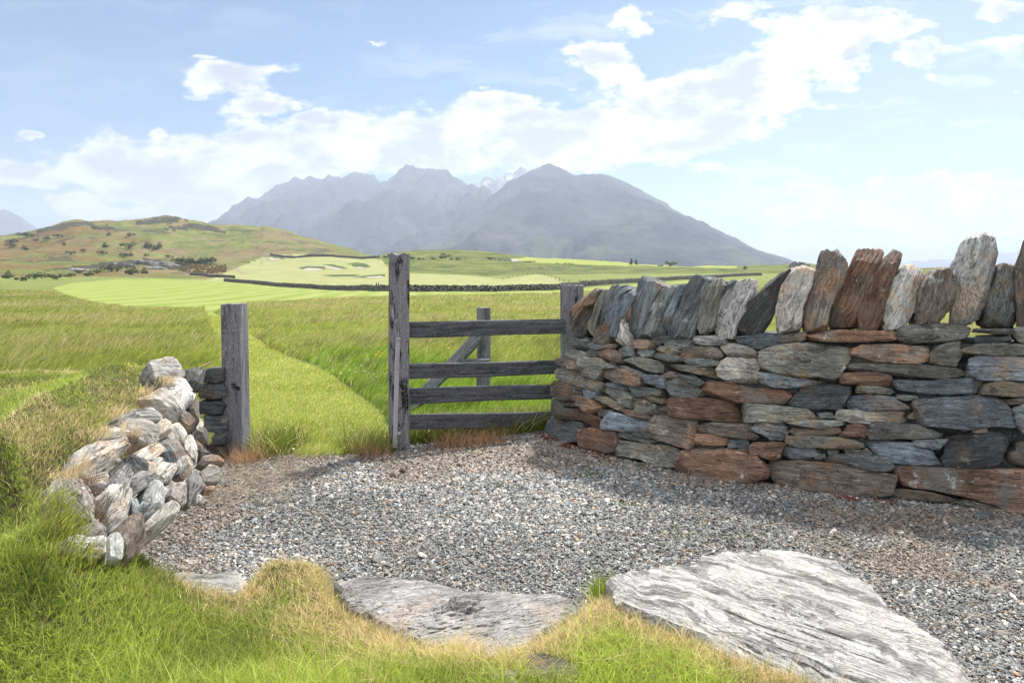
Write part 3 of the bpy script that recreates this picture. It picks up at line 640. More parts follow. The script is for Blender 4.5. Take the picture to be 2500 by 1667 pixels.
WALL = """Z1 G 430,960 600,870 640,900 720,940 760,1000 740,1070 590,1070 440,980
Z1 B 730,1020 820,970 900,990 1120,1020 1080,1060 880,1080 740,1070
Z1 G 390,1090 440,1050 620,1090 720,1140 620,1240 480,1190 400,1150
Z1 N 710,1120 770,1070 860,1090 840,1170 740,1160
Z1 N 850,1090 1100,1090 1190,1160 1180,1260 1080,1240 960,1210 860,1180
Z1 G 1120,1060 1230,1010 1370,1060 1380,1170 1230,1160 1130,1120
Z1 N 1370,1000 1400,940 1620,960 1620,1040 1560,1070 1380,1050
Z1 G 1620,970 1650,910 1850,890 1860,950 1700,1010 1640,1010
Z1 G 1740,1000 1860,955 2170,960 2170,1040 2010,1070 1870,1050
Z1 G 1400,1070 1600,1070 1620,1100 1600,1170 1500,1190 1400,1150
Z1 G 1610,1060 1720,1030 1940,1070 2040,1110 1900,1150 1700,1130
Z1 G 1580,1170 1680,1130 1990,1160 2010,1220 1830,1260 1680,1230
Z1 G 1200,1200 1320,1170 1700,1230 1760,1290 1740,1380 1600,1390 1400,1310 1200,1260
Z1 B 1180,1310 1260,1300 1580,1410 1500,1440 1260,1370
Z1 N 320,1220 420,1200 600,1250 600,1330 550,1350 340,1290
Z1 G 610,1200 700,1180 900,1200 1000,1260 1180,1330 1000,1340 930,1440 880,1500 720,1430 620,1330
Z1 R 970,1290 1030,1250 1110,1280 1120,1320 980,1330
Z2 N 940,90 1000,0 1240,10 1480,100 1470,210 1400,240 1130,190
Z2 G 280,60 330,0 560,10 950,190 960,240 830,310 640,260 520,200 290,150
Z2 N 255,230 290,165 420,185 650,270 640,390 600,430 380,435 280,350
Z2 B 650,280 870,340 860,390 800,410 740,390 650,330
Z2 G 200,450 240,415 370,440 400,540 380,690 330,700 220,560
Z2 B 360,470 410,435 600,460 590,510 430,530
Z2 N 600,460 640,370 680,380 880,470 950,500 840,600 770,620 610,510
Z2 R 365,600 400,550 560,540 690,580 830,650 980,700 980,750 900,820 800,810 680,700 380,690
Z2 D 850,600 900,560 1050,570 1020,640 870,650
Z2 G 410,730 430,700 640,740 640,850 520,850
Z2 B 110,890 200,680 270,650 450,760 620,880 600,980 380,1010 240,970
Z2 R 615,960 630,790 700,785 870,830 1110,860 1200,1000 1190,1120 1000,1150 800,1100 630,1070
Z2 B 970,200 1010,175 1200,200 1310,260 1290,290 1150,300 1020,260
Z2 G 920,290 950,255 1200,290 1380,370 1380,440 1360,550 1200,480 960,350
Z2 G 835,420 860,375 1000,390 1280,500 1250,580 1170,590 1000,510
Z2 G 1315,250 1340,230 1720,270 1740,370 1450,385 1330,330
Z2 B 1480,110 1520,90 1690,90 1790,150 1790,260 1690,265 1490,170
Z2 N 1700,90 1860,40 1990,80 1980,120 1780,130
Z2 D 1990,70 2240,120 2400,200 2240,220 2050,140
Z2 G 1780,230 1850,160 2000,130 2240,240 2330,300 2320,370 2060,400 1830,380 1800,330
Z2 G 1370,460 1400,395 1500,395 1650,490 1640,600 1590,610 1390,590
Z2 N 1540,390 1640,385 1840,420 1850,460 1740,480 1600,440
Z2 N 1640,540 1670,495 1840,490 1870,620 1830,640 1660,630
Z2 N 1230,580 1340,560 1600,620 1600,690 1480,680 1330,630
Z2 B 960,780 1000,640 1060,580 1280,640 1590,720 1580,840 1330,860 1080,830 970,830
Z2 G 1110,880 1130,845 1250,850 1640,960 1650,1020 1560,1010 1300,960 1150,930
Z2 N 1590,760 1620,640 1900,650 2200,680 2190,1000 2120,1100 1900,1030 1640,940
Z2 G 1140,1020 1220,990 1600,1040 1700,1030 2010,1110 1980,1200 1950,1350 1600,1340 1480,1240 1150,1180
Z2 D 1350,860 1500,870 1610,900 1600,950 1350,910
Z2 G 560,1060 620,1040 720,1090 680,1120 600,1110
Z2 G 830,1150 900,1140 1130,1160 1080,1200 900,1200
Z3 R -60,1290 0,1130 100,1105 400,1110 640,1160 740,1290 720,1350 420,1390 200,1350 20,1340
Z3 N 740,1280 760,1210 1000,1205 1400,1250 1826,1330 1780,1480 1600,1510 1300,1480 1000,1450 850,1400 750,1340
Z3 R 590,1080 620,1040 860,1040 890,1060 840,1180 770,1185 600,1140
Z3 N 105,975 200,965 400,1010 400,1060 330,1070 120,1055
Z3 D 120,1060 300,1065 380,1080 360,1105 130,1105
Z3 B 410,1020 560,1020 590,1060 570,1100 410,1090
Z3 D 490,1110 570,1100 600,1140 540,1155
Z3 N 135,890 200,875 600,885 650,990 620,1020 430,1000 220,960 150,950
Z3 B 605,935 650,880 760,875 900,890 935,960 880,1020 780,1020
Z3 R -100,690 -50,670 60,665 300,680 490,710 500,780 540,870 300,860 100,840 -60,830 -90,770
Z3 G 515,780 530,715 800,730 1150,765 1180,800 1150,840 960,850 850,870 560,870 520,830
Z3 R 190,590 240,525 420,535 600,580 930,600 940,650 870,720 700,710 450,690 240,640
Z3 D 905,700 950,640 1020,600 1080,565 1300,560 1455,570 1450,640 1400,700 1380,770 1220,765 1020,740 910,735
Z3 B 635,490 680,450 760,455 900,480 1200,530 1220,560 1000,590 820,580 720,550
Z3 G 680,400 690,270 840,225 1100,200 1490,225 1440,330 1390,420 1340,510 1140,490 880,470 760,430
Z3 L 330,440 325,400 340,350 430,330 640,345 670,400 670,430 640,520 430,520 350,480
Z3 L 345,240 380,205 470,205 680,265 670,340 520,325 410,300
Z3 B 425,150 700,115 845,120 850,180 790,240 650,245 500,200
Z3 N 840,200 870,140 1070,95 1090,160 1020,200 890,215
Z3 R 1095,130 1150,110 1250,85 1570,95 1850,110 1860,160 1800,180 1400,190 1130,180
Z3 L 95,180 130,140 220,120 310,140 410,180 340,215 170,210
Z3 N 0,320 50,240 310,230 360,310 330,335 100,335
Z3 G 10,345 180,340 340,355 330,395 170,395 60,380
Z3 G -90,390 0,385 250,400 330,430 340,500 200,470 0,430
Z3 D 0,470 100,460 200,520 100,525 0,500
Z3 G 0,520 190,545 200,575 130,580 0,550
Z3 G 880,890 960,855 1380,865 1400,890 1300,915 960,920
Z3 N 930,950 960,920 1200,925 1360,920 1360,960 1240,990 960,1000
Z3 G 900,1050 930,1000 1340,1010 1550,1050 1560,1095 1400,1100 1120,1090 960,1090
Z3 B 845,1120 870,1090 1180,1100 1200,1150 1130,1200 1000,1210 880,1180
Z3 G 1145,1170 1240,1140 1245,1180 1170,1200
Z3 B 1190,1205 1260,1190 1270,1150 1570,1140 1800,1200 1840,1230 1820,1290 1600,1280 1400,1250
Z3 G 1260,1110 1350,1110 1350,1145 1270,1148
Z3 G 1400,1110 1540,1112 1530,1142 1410,1138
Z3 G 1175,800 1300,795 1320,840 1180,850
Z4 L -40,750 0,690 100,695 520,715 560,750 520,785 200,798 60,780
Z4 R 0,890 60,820 110,800 230,820 190,910 120,925 0,920
Z4 G 450,110 500,50 640,25 860,25 1040,60 1030,130 900,150 550,185 460,150
Z4 G 1040,100 1060,75 1320,78 1320,112 1200,115
Z4 D 1040,140 1070,118 1290,115 1320,150 1230,175 1050,175
Z4 G 1325,90 1360,65 1440,60 1480,190 1400,185 1350,140
Z4 N 90,230 180,195 500,195 720,210 700,290 620,335 300,320 100,270
Z4 G 670,310 760,200 950,170 950,220 915,310 890,355 760,350 680,340
Z4 G 915,230 1050,190 1180,180 1440,200 1500,270 1150,270 950,250
Z4 B 985,400 1000,300 1060,280 1440,290 1640,300 1600,470 1280,460 1100,460 990,430
Z4 G 45,360 70,330 600,340 970,385 970,420 800,450 500,420 200,400 60,385
Z4 R 5,440 40,405 260,405 400,415 415,450 380,500 200,500 20,490
Z4 B 405,480 450,460 700,475 900,460 1000,450 1100,490 1030,560 800,575 600,560 450,530
Z4 G 1030,560 1100,490 1250,475 1440,490 1600,500 1560,585 1250,585
Z4 G 135,520 170,490 300,495 440,545 400,570 200,560 140,560
Z4 B 45,620 70,590 220,570 420,590 480,640 530,680 400,690 100,695 55,670
Z4 G 440,600 460,580 600,588 620,602 520,622
Z4 B 580,650 600,610 800,600 1000,580 1200,600 1280,640 1340,825 1150,810 950,835 800,820 610,800 590,700
Z4 B 1020,860 1040,820 1140,810 1140,860 1060,868
Z4 G 525,740 570,710 600,720 590,760 545,760
Z4 N 1270,620 1380,600 1440,600 1500,640 1290,650
Z4 B 1310,700 1440,640 1560,650 1540,860 1400,870 1340,780
Z4 G 220,870 260,790 300,785 620,810 800,880 810,910 400,915 240,915
Z4 B 565,930 590,920 820,920 800,970 740,985 580,965
Z4 B 200,920 330,920 570,950 680,980 770,1110 600,1110 420,1095 330,1070 260,1010
Z4 G 170,1010 210,980 270,1030 230,1055 180,1040
Z4 D 770,1090 820,1000 830,900 900,880 1100,870 1320,870 1330,900 1250,1040 1200,1130 1090,1150 800,1140
Z4 D 1250,1080 1270,1040 1350,1010 1360,950 1440,940 1600,950 1590,1120 1280,1120
Z4 R 430,1200 450,1120 600,1120 1000,1160 1440,1160 1700,1180 1700,1520 1380,1490 1200,1430 900,1340 700,1300 500,1290 435,1250
Z4 G 385,1310 480,1300 700,1330 900,1370 900,1400 700,1390 430,1360
Z4 G 905,1390 1000,1380 1200,1440 1440,1510 1440,1545 1250,1515 920,1412"""
COPE = """Z1 N 570,600 720,370 880,270 960,290 900,480 760,520 680,650 600,840 560,740
Z1 D 590,830 690,640 760,510 890,475 880,600 790,740 780,850 730,940 660,910
Z1 G 780,740 870,590 950,290 1060,290 1010,470 930,640 910,800 890,930 820,870
Z1 B 920,620 990,520 1080,300 1130,225 1290,230 1320,290 1240,400 1060,700 960,790
Z1 B 1030,460 1100,410 1230,370 1300,290 1450,240 1470,330 1380,500 1250,700 1200,940 1130,900 1070,700
Z1 N 880,950 930,830 1060,660 1090,750 1150,930 1140,990 960,1000
Z1 L 1140,520 1190,430 1290,400 1330,520 1320,720 1370,1060 1260,1050 1180,930 1120,740
Z1 R 1310,480 1400,360 1420,450 1380,640 1320,720
Z1 B 1320,820 1360,640 1460,330 1460,160 1500,90 1560,120 1600,180 1700,190 1870,240 1800,330 1700,480 1640,660 1610,830 1610,930 1380,920
Z1 G 1610,830 1650,680 1720,500 1830,270 1960,240 1990,300 1880,480 1800,640 1810,800 1840,880 1640,900
Z1 B 1800,640 1860,500 1990,220 2120,200 2110,330 2010,520 1950,700 1880,870 1800,780
R4 D 800,530 810,440 880,360 905,270 930,200 965,178 1060,190 1085,210 1010,290 970,440 950,545 850,555
R4 G 955,500 970,420 1010,290 1025,230 1110,205 1140,240 1100,330 1090,440 1090,510 1000,520
R4 L 1085,510 1085,320 1130,290 1200,215 1295,200 1300,290 1260,380 1210,470 1190,540 1100,535
R4 D 1110,300 1130,220 1180,205 1230,230 1180,330 1120,380
S D 1795,795 1826,741 1868,698 1900,672 1925,661 1926,690 1885,780 1865,812 1800,818
R5 L 95,430 130,330 170,240 230,235 285,255 270,330 225,420 215,545 120,565 100,530
R5 N 215,490 245,390 290,270 320,170 345,158 370,170 400,152 445,220 450,260 430,320 365,430 345,540 230,550
R5 R 355,460 400,370 460,240 500,150 620,142 630,170 590,270 530,380 505,520 380,540
R5 R 505,430 560,320 610,220 680,148 720,170 710,230 655,350 630,480 600,545 510,545
R5 P 620,430 660,320 730,240 760,215 835,260 835,320 800,430 730,530 640,545 625,500
R5 N 800,430 840,310 870,260 910,240 980,255 985,330 975,420 920,505 810,510
R5 L 975,500 980,230 1030,120 1080,65 1130,50 1185,80 1197,170 1185,260 1150,400 1110,480 1000,525
R5 G 1145,400 1190,270 1220,225 1275,220 1300,250 1310,400 1290,530 1190,530 1150,500
R5 N 1295,240 1341,110 1400,90 1440,300 1400,560 1310,530 1300,380
R5 B 1420,300 1470,140 1540,150 1560,320 1520,550 1420,540
R5 G 1560,330 1620,200 1690,210 1700,380 1660,560 1560,540"""
def area(p):
    return abs(sum(p[i][0]*p[(i+1) % len(p)][1]-p[(i+1) % len(p)][0]*p[i][1] for i in range(len(p))))/2
def grow(p, k):
    cx = sum(a for a, b in p)/len(p); cy = sum(b for a, b in p)/len(p)
    return [(cx+(a-cx)*k+(1.0 if a > cx else -1.0), cy+(b-cy)*k+(1.0 if b > cy else -1.0)) for a, b in p]
CNAME = {'B': 'blue grey', 'G': 'grey green', 'R': 'rust orange', 'N': 'brown', 'P': 'pale quartz', 'D': 'dark slate', 'V': 'purplish brown', 'L': 'pale grey', 'W': 'white'}
foot = (1.2, 4.75)
wroot = empty('dry_stone_wall', (foot[0], foot[1], 0))
tag(wroot, 'tall curving dry stone wall of rusty and blue slate with upright coping slabs', 'stone wall')
st = []
for ln in WALL.strip().split('\n'):
    reg, mk, pts = ln.split(' ', 2); p = parse(pts, reg); st.append((area(p), mk, p))
order = sorted(range(len(st)), key=lambda i: -st[i][0])
small = set(order[100:])
sv, s3, s4, sf_, nvs = [], [], [], [], 0
for i, (ar, mk, p) in enumerate(st):
    p = grow(p, 1.045)
    cx = sum(a for a, b in p)/len(p)
    tv, nv = wall_frame(cx)
    push = random.uniform(-.022, .03) if ar > 600 else random.uniform(-.02, .0)
    P3 = np.array([wall_pt(a, b) for a, b in p]); P3 = P3-nv*push*-1*1.0
    # layering follows the long side
    Q = P3-P3.mean(0); U, S2, Vt = np.linalg.svd(Q, full_matrices=False); fd = Vt[0]
    if abs(fd[2]) > .55: fd = tv
    fd = fd*.7*np.sign(fd@tv)+tv*.6
    fr = random.uniform(.020, .036)
    nv = nv+tv*random.uniform(-.16, .16)+np.array([0, 0, random.uniform(-.08, .18)]); nv /= np.linalg.norm(nv)
    if i in small:
        Vw, f3, f4, fol, _ = stone_arrays(P3-nv*.03, nv, fd, fr*.8, .12, 100+i, NTH=36)
        sv.append(Vw); s3.append(f3+nvs); s4.append(f4+nvs); sf_.append(fol); nvs += len(Vw)
    else:
        o = make_stone('stone', P3-nv*fr*.8, nv, fd, fr, random.uniform(.16, .24), 100+i, ROCK[mk], wroot, NTH=110 if ar > 1500 else 72, facets=9, cut=(.05, .34))
        if mk in 'RVP' and ar > 2500: o['label'] = CNAME[mk]+' stone'
rw = np.random.default_rng(5); z0 = 0.0; crs = 0
while z0 < .95:
    hz_ = min(rw.uniform(.07, .16), 1.0-z0); px = 2480+rw.uniform(0, 60)
    while px < 3180:
        wpx = rw.uniform(60, 190); d = float(np.interp(px+wpx/2, WPX, WD)); k_ = F/d
        c = [(px, H-z0), (px+wpx*.3, H-z0+.004), (px+wpx-4, H-z0), (px+wpx, H-z0-hz_*.5), (px+wpx-6, H-z0-hz_+.008), (px+wpx*.5, H-z0-hz_), (px+5, H-z0-hz_+.006), (px-3, H-z0-hz_*.5)]
        p = [(a, YH+b*k_/(1+BAT*z0/d)) for a, b in c]; tv, nv = wall_frame(px+wpx/2)
        P3 = np.array([wall_pt(a, b) for a, b in p])
        Vw, f3, f4, fol, _ = stone_arrays(P3-nv*.03, nv, tv, .04, .15, 3000+crs, NTH=48, facets=8); crs += 1
        sv.append(Vw); s3.append(f3+nvs); s4.append(f4+nvs); sf_.append(fol); nvs += len(Vw)
        px += wpx+2
    z0 += hz_
px = 2705
while px < 3180:
    d = float(np.interp(px, WPX, WD)); k_ = F/d; wpx = rw.uniform(55, 80); hh_ = rw.uniform(.34, .5); ln_ = rw.uniform(10, 40)
    p = [(px, YH+(H-1.0)*k_*.97), (px+wpx*.8, YH+(H-1.0)*k_*.97), (px+wpx+ln_*.5, YH+(H-1.0-hh_*.5)*k_), (px+wpx*.8+ln_, YH+(H-1.0-hh_)*k_), (px+wpx*.3+ln_, YH+(H-1.0-hh_)*k_), (px-4+ln_*.3, YH+(H-1.0-hh_*.5)*k_)]
    tv, nv = wall_frame(px); P3 = np.array([wall_pt(a, b, .08) for a, b in p])
    Vw, f3, f4, fol, _ = stone_arrays(P3, nv, P3[3]-P3[0], .06, .26, 3500+int(px), NTH=64, facets=9)
    sv.append(Vw); s3.append(f3+nvs); s4.append(f4+nvs); sf_.append(fol); nvs += len(Vw); px += wpx
o = mesh_obj('small_stones', np.concatenate(sv), [np.concatenate(s3), np.concatenate(s4)], ROCK['G'], None, True, {'v_fol': np.concatenate(sf_)}, 38)
o['kind'] = 'stuff'; keep_world(o, wroot)
for i, ln in enumerate(COPE.strip().split('\n')):
    reg, mk, pts = ln.split(' ', 2); p = parse(pts, reg)
    cx = sum(a for a, b in p)/len(p); tv, nv = wall_frame(cx)
    p = grow(p, 1.06)
    ex = .07+random.uniform(-.02, .03)+(.05 if i in (14,) else 0)
    P3 = np.array([wall_pt(a, b, ex) for a, b in p])
    Q = P3-P3.mean(0); U, S2, Vt = np.linalg.svd(Q, full_matrices=False); fd = Vt[0]
    nn = nv+tv*random.uniform(-.15, .15)
    o = make_stone('coping_stone', P3, nn, fd, random.uniform(.05, .075), random.uniform(.20, .30), 400+i, ROCK[mk], wroot, NTH=120, facets=10, rough=1.2, cut=(.03, .26))
    o['label'] = CNAME[mk]+' upright slab'
# packing behind the face: the wall's solid middle and its far side
wx = np.linspace(1345, 3200, 90); rowsz = np.linspace(-.05, 1.0, 24); Vc = []
CB = []
for px in wx:
    tv, nv = wall_frame(px); b = np.array([(px-1250)/F*np.interp(px, WPX, WD), np.interp(px, WPX, WD), 0.0]); CB.append((b, nv))
prof = [(-.10, z) for z in rowsz] + [(-.10-x, 1.0) for x in np.linspace(.06, .44, 8)] + [(-.62+.06*(z), z) for z in rowsz[::-1]]
for b, nv in CB:
    nh = np.array([nv[0], nv[1], 0]); nh /= np.linalg.norm(nh)
    for (o_, z) in prof:
        zz = min(z, .97)
        off = o_-BAT*zz if o_ > -.2 else o_+.05*zz-(0 if o_ > -.55 else .0)
        Vc.append(b+nh*(off-(.05 if z > .96 else 0))+np.array([0, 0, zz]))
Vc = np.array(Vc).reshape(len(CB), len(prof), 3)
led = np.tanh(3*vnoise(Vc[..., 2]*22, Vc[..., 0]*5, Vc[..., 1]*5))*.03+fbm(Vc[..., 0]*14, Vc[..., 2]*22, Vc[..., 1]*14, 3)*.02
for k in range(len(CB)):
    nh = CB[k][1]; sgn = np.where(np.arange(len(prof)) < 28, 1, -1)
    Vc[k] += nh[None, :]*(led[k]*sgn)[:, None]
ids = np.arange(len(CB)*len(prof)).reshape(len(CB), len(prof))
q = np.stack([ids[:-1, :-1].ravel(), ids[1:, :-1].ravel(), ids[1:, 1:].ravel(), ids[:-1, 1:].ravel()], 1)
capf = [ids[0, k:k+1] for k in range(0)]
Vf = Vc.reshape(-1, 3)
cap = np.array([[ids[0, k], ids[0, k+1], ids[0, len(prof)-2-k], ids[0, len(prof)-1-k]] for k in range(len(prof)//2-1)])
core = mesh_obj('rubble_core', Vf, [np.concatenate([q, cap])], ROCK['D'], None, True, {'v_fol': Vf*1.0}, 40)  # dark rock colour deepens the shade in gaps between the face stones
keep_world(core, wroot)

# the low bank wall at the left
LEFT = """P 755,130 800,80 870,50 920,65 1000,130 990,165 930,190 880,210 800,180|L
P 1000,150 1130,125 1140,180 1120,260 1080,270 1040,230|G
P 890,225 1010,200 1060,260 1050,290 950,270|L
P 890,290 1010,265 1050,300 1055,370 1000,420 950,400|P
P 740,320 880,285 950,350 1000,430 970,490 900,500 830,430 800,370|P
P 540,470 640,440 780,400 830,420 830,480 760,500|L
P 540,490 700,460 830,500 800,620 700,680 660,600 600,530|P
P 800,520 850,490 920,510 900,590 820,620|P
P 440,590 520,545 610,570 600,620 450,620|L
P 280,780 330,690 420,620 610,590 600,680 540,750 440,820 340,880 300,850|L
P 670,730 720,680 830,660 840,720 780,770 720,780|P
P 830,660 880,640 960,640 1010,730 970,790 880,800 850,740|B
P 910,550 960,510 1000,580 1010,640 940,640 890,590|P
P 985,480 1020,430 1080,490 1095,540 1040,570 990,520|N
P 1020,600 1060,610 1085,760 1060,800 1020,700|P
P 1050,640 1100,620 1180,710 1100,745 1070,700|N
P 1080,570 1150,550 1160,650 1100,620|N
P 940,800 1000,750 1050,790 1050,850 1010,890 950,860|L
P 590,780 650,740 740,800 720,870 650,880|B
P 480,810 560,760 570,820 510,870 470,850|P
P 470,930 550,840 600,800 640,860 620,930 580,980 540,950|V
P 610,930 700,850 760,830 800,900 760,940 620,970|V
P 750,800 790,810 810,890 800,920 760,930|P
P 800,860 860,800 940,810 940,900 850,935 810,920|L
P 770,790 840,740 860,780 800,830|L
P 90,950 150,915 300,910 350,980 370,1060 370,1150 300,1180 200,1130 110,1020|L
P 400,1030 480,960 560,960 550,1050 470,1120 420,1100|L
P 470,1150 520,1060 600,980 630,1020 630,1140 590,1200 500,1240 460,1200|P
P 680,1060 720,980 820,930 890,980 870,1060 800,1130 750,1180 690,1130|L
P 750,1200 820,1130 930,1050 960,1090 930,1170 850,1240 760,1300 720,1280|P
P 880,1020 950,940 1010,930 1020,1040 980,1090 930,1060|V
P 1010,950 1080,860 1140,960 1100,1000 1060,1070 1020,1060|V
P 1120,850 1200,800 1270,820 1260,890 1150,930|L
P 1150,740 1250,760 1280,790 1180,810 1120,790|N
P 150,1330 250,1300 330,1320 440,1300 430,1400 300,1390|P
P 320,1230 400,1200 455,1250 450,1330 400,1390 330,1310|P
P 460,1340 500,1290 570,1310 560,1440 470,1440|P
P 540,1290 600,1190 690,1150 740,1180 730,1300 690,1400 620,1480 560,1400|N
P 340,900 460,860 480,900 460,950 400,940|L
P 640,1050 680,1040 690,1120 650,1150|B
P 340,930 470,940 460,970 400,1000 350,960|V
P 620,990 740,930 740,960 640,1020|G
P 1140,970 1210,960 1190,1000 1150,1005|N
P 1095,1020 1130,1020 1140,1070 1090,1070|L
P 1050,390 1090,330 1100,370 1100,500 1060,470|D"""
lroot = empty('bank_wall', (-1.95, 4.1, 0))
tag(lroot, 'low tumbled wall of pale boulders holding back the grassy bank', 'stone wall')
SN = np.array([1, .155, 1.0]); SN /= np.linalg.norm(SN)
for i, ln in enumerate(LEFT.strip().split('\n')):
    pts, mk = ln[2:].split('|'); p = grow(parse(pts, 'ZL'), 1.24)
    cx = sum(a for a, b in p)/len(p); cy = sum(b for a, b in p)/len(p)
    d = min(bank_depth(cx, cy), 5.35)
    c3 = unp(cx, cy, d); tocam = np.array([0, 0, H])-c3; tocam /= np.linalg.norm(tocam)
    nn = SN*1.0+tocam*.9+np.array([random.uniform(-.2, .2), 0, random.uniform(-.2, .2)]); nn /= np.linalg.norm(nn)
    P3 = []
    for a, b in p:
        dv_ = np.array([(a-1250)/F, 1, -(b-YH)/F]); tt = ((c3-np.array([0, 0, H]))@nn)/(dv_@nn); P3.append(np.array([0, 0, H])+dv_*tt)
    P3 = np.array(P3); size = math.sqrt(area(p))/F*d
    Q = P3-P3.mean(0); U, S2, Vt = np.linalg.svd(Q, full_matrices=False)
    o = make_stone('boulder', P3-nn*size*.10, nn, Vt[0], size*.18, size*.75, 700+i, ROCK[mk], lroot, NTH=110, facets=18, rough=.85, lam=.8, dome=1.0, cut=(.04, .34))
rv, r3, r4, rf_, nb_ = [], [], [], [], 0
HULL = parse('790,150 880,80 1000,140 1100,150 1100,540 1230,780 1210,880 1100,1040 930,1090 840,1230 700,1360 580,1440 330,1380 200,1350 310,1200 150,1040 170,960 320,930 330,800 470,620 590,490 780,350 890,290', 'ZL')
def in_hull(x, y, z): return float(poly_sd(HULL, np.array([1250+F*x/y]), np.array([YH+(H-z)*F/y]))[0]) > 6
for i in range(420):
    y_ = random.uniform(3.0, 5.35); z_ = random.uniform(.0, .56)
    c3 = np.array([-2.14+(5.1-y_)*.155-z_-.055, y_, z_-.05]); sz = random.uniform(.045, .10)
    if not in_hull(c3[0], c3[1], c3[2]+.03): continue
    th = np.linspace(0, 2*math.pi, 9)[:-1]
    a1 = np.cross(SN, [0, 0, 1.]); a1 /= np.linalg.norm(a1); a2 = np.cross(SN, a1)
    P3 = np.array([c3+a1*math.cos(t_)*sz*random.uniform(.8, 1.4)+a2*math.sin(t_)*sz*random.uniform(.6, 1.) for t_ in th])
    Vw, f3, f4, fol, _ = stone_arrays(P3, SN, a1, sz*.5, sz*.8, 1500+i, NTH=28, facets=9, cut=(.05, .35))
    rv.append(Vw); r3.append(f3+nb_); r4.append(f4+nb_); rf_.append(fol); nb_ += len(Vw)
o = mesh_obj('small_stones', np.concatenate(rv), [np.concatenate(r3), np.concatenate(r4)], ROCK['L'], None, True, {'v_fol': np.concatenate(rf_)}, 38)
o['kind'] = 'stuff'; keep_world(o, lroot)
# earth between the boulders
ly = np.linspace(2.9, 5.5, 60); lz = np.linspace(0, .62, 20); V = []
for y_ in ly:
    for z_ in lz:
        x_ = -2.14+(5.1-y_)*.155-z_-.035+float(fbm(y_*12, z_*12, 1, 3))*.03
        V.append((x_-.03, y_, z_-.03))
ids = np.arange(len(V)).reshape(60, 20)
q = np.stack([ids[:-1, :-1].ravel(), ids[1:, :-1].ravel(), ids[1:, 1:].ravel(), ids[:-1, 1:].ravel()], 1)
M_SOIL, t = newmat('dry_soil')
pos = t.n('ShaderNodeNewGeometry').outputs['Position']; s = t.noise(pos, 40, 6, .7)
finish(t, principled(t, t.ramp(s, [(.35, (.03, .022, .015)), (.6, (.12, .085, .055))]), .95, .1, s, 1, .02))
# keep it just under the bank's surface where lawn is lower
V = np.array(V); gz = ground_z(V[:, 0]-.03, V[:, 1]); V[:, 2] = np.minimum(V[:, 2], gz+.05)
for v3 in V:
    if not in_hull(*v3): v3[2] = -.2
o = mesh_obj('earth_fill', V, q, M_SOIL); keep_world(o, lroot)

STACK = """1140,230 1165,140 1290,140 1290,220 1260,240|D
1105,270 1150,245 1285,245 1300,320 1240,350 1120,345|D
1105,450 1115,370 1260,365 1300,395 1260,450|D
1145,560 1155,465 1300,465 1305,560 1260,580|B
1200,620 1240,580 1305,580 1300,660 1220,665|D
1150,720 1170,670 1300,680 1300,740 1180,740|D"""
kroot = empty('stone_stack', (-2.2, 5.25, 0))
tag(kroot, 'narrow column of dark blocks piled against the short wooden post', 'stone stack')
for i, ln in enumerate(STACK.split('\n')):
    pts, mk = ln.split('|'); p = grow(parse(pts, 'ZL'), 1.03)
    P3 = np.array([unp(a, b, 5.14) for a, b in p])
    make_stone('stone', P3, np.array([.05, -1, .03]), np.array([1., 0, .05*random.uniform(-2, 2)]), .055, .17, 900+i, ROCK[mk], kroot, NTH=72, facets=7, rough=1.2)

# ground rocks
def ground_rock(poly, reg, z, front, back, mk, seed, label, fdir, name='boulder', cat='boulder', tilt=(0, 0), **kw):
    p = parse(poly, reg)
    nn = np.array([tilt[0], tilt[1], 1.0]); nn /= np.linalg.norm(nn)
    cx = sum(a for a, b in p)/len(p); cy = sum(b for a, b in p)/len(p)
    d = (H-z)*F/(cy-YH); c3 = unp(cx, cy, d); P3 = []
    for a, b in p:
        dv_ = np.array([(a-1250)/F, 1, -(b-YH)/F]); tt = ((c3-np.array([0, 0, H]))@nn)/(dv_@nn); P3.append(np.array([0, 0, H])+dv_*tt)
    o = make_stone(name, np.array(P3)-nn*front*.9, nn, np.array(fdir, float), front, back, seed, ROCK[mk], **kw)
    tag(o, label, cat); return o
ground_rock('1388,1322 1480,1303 1590,1288 1655,1262 1750,1258 1850,1262 1925,1288 2000,1340 2060,1400 2165,1470 2250,1555 2320,1640 2080,1600 1900,1565 1780,1545 1690,1505 1600,1455 1480,1412 1420,1382', 'D', .115, .10, .22, 'W', 50,
            'large flat white slab streaked with black at the lower right', (1, -.8, 0), 'flat_boulder', 'boulder', (.02, -.06), NTH=300, facets=3, rough=1.7, lam=1.0, rings_n=90)
ground_rock('765,1335 830,1315 900,1332 960,1325 1060,1350 1200,1358 1315,1370 1335,1398 1240,1450 1200,1505 1120,1515 1000,1490 900,1440 800,1388', 'D', .09, .06, .2, 'V', 52,
            'flat purplish grey rock bedded in the grass edge at bottom centre', (1, .35, 0), 'flat_boulder', 'boulder', (.0, -.05), NTH=260, facets=6, rough=3.6, lam=.5, rings_n=80, cut=(.02, .10))
ground_rock('360,1318 420,1312 480,1320 545,1308 575,1335 530,1372 450,1378 400,1350', 'D', .05, .03, .12, 'L', 53,
            'smooth pale stone at the gravel edge left of the dry grass tuft', (1, .1, 0), 'boulder', 'boulder', NTH=80, facets=3)
ground_rock('1205,1510 1235,1492 1280,1502 1325,1525 1335,1560 1270,1575 1200,1560', 'D', .13, .03, .1, 'N', 54,
            'small brown stone half buried in grass below the purplish rock', (1, .1, 0), 'boulder', 'boulder', NTH=60)
ground_rock('1115,1545 1140,1528 1200,1535 1210,1570 1120,1580', 'D', .13, .02, .1, 'V', 55,
            'little purplish stone in grass at the bottom edge', (1, .1, 0), 'boulder', 'boulder', NTH=60)
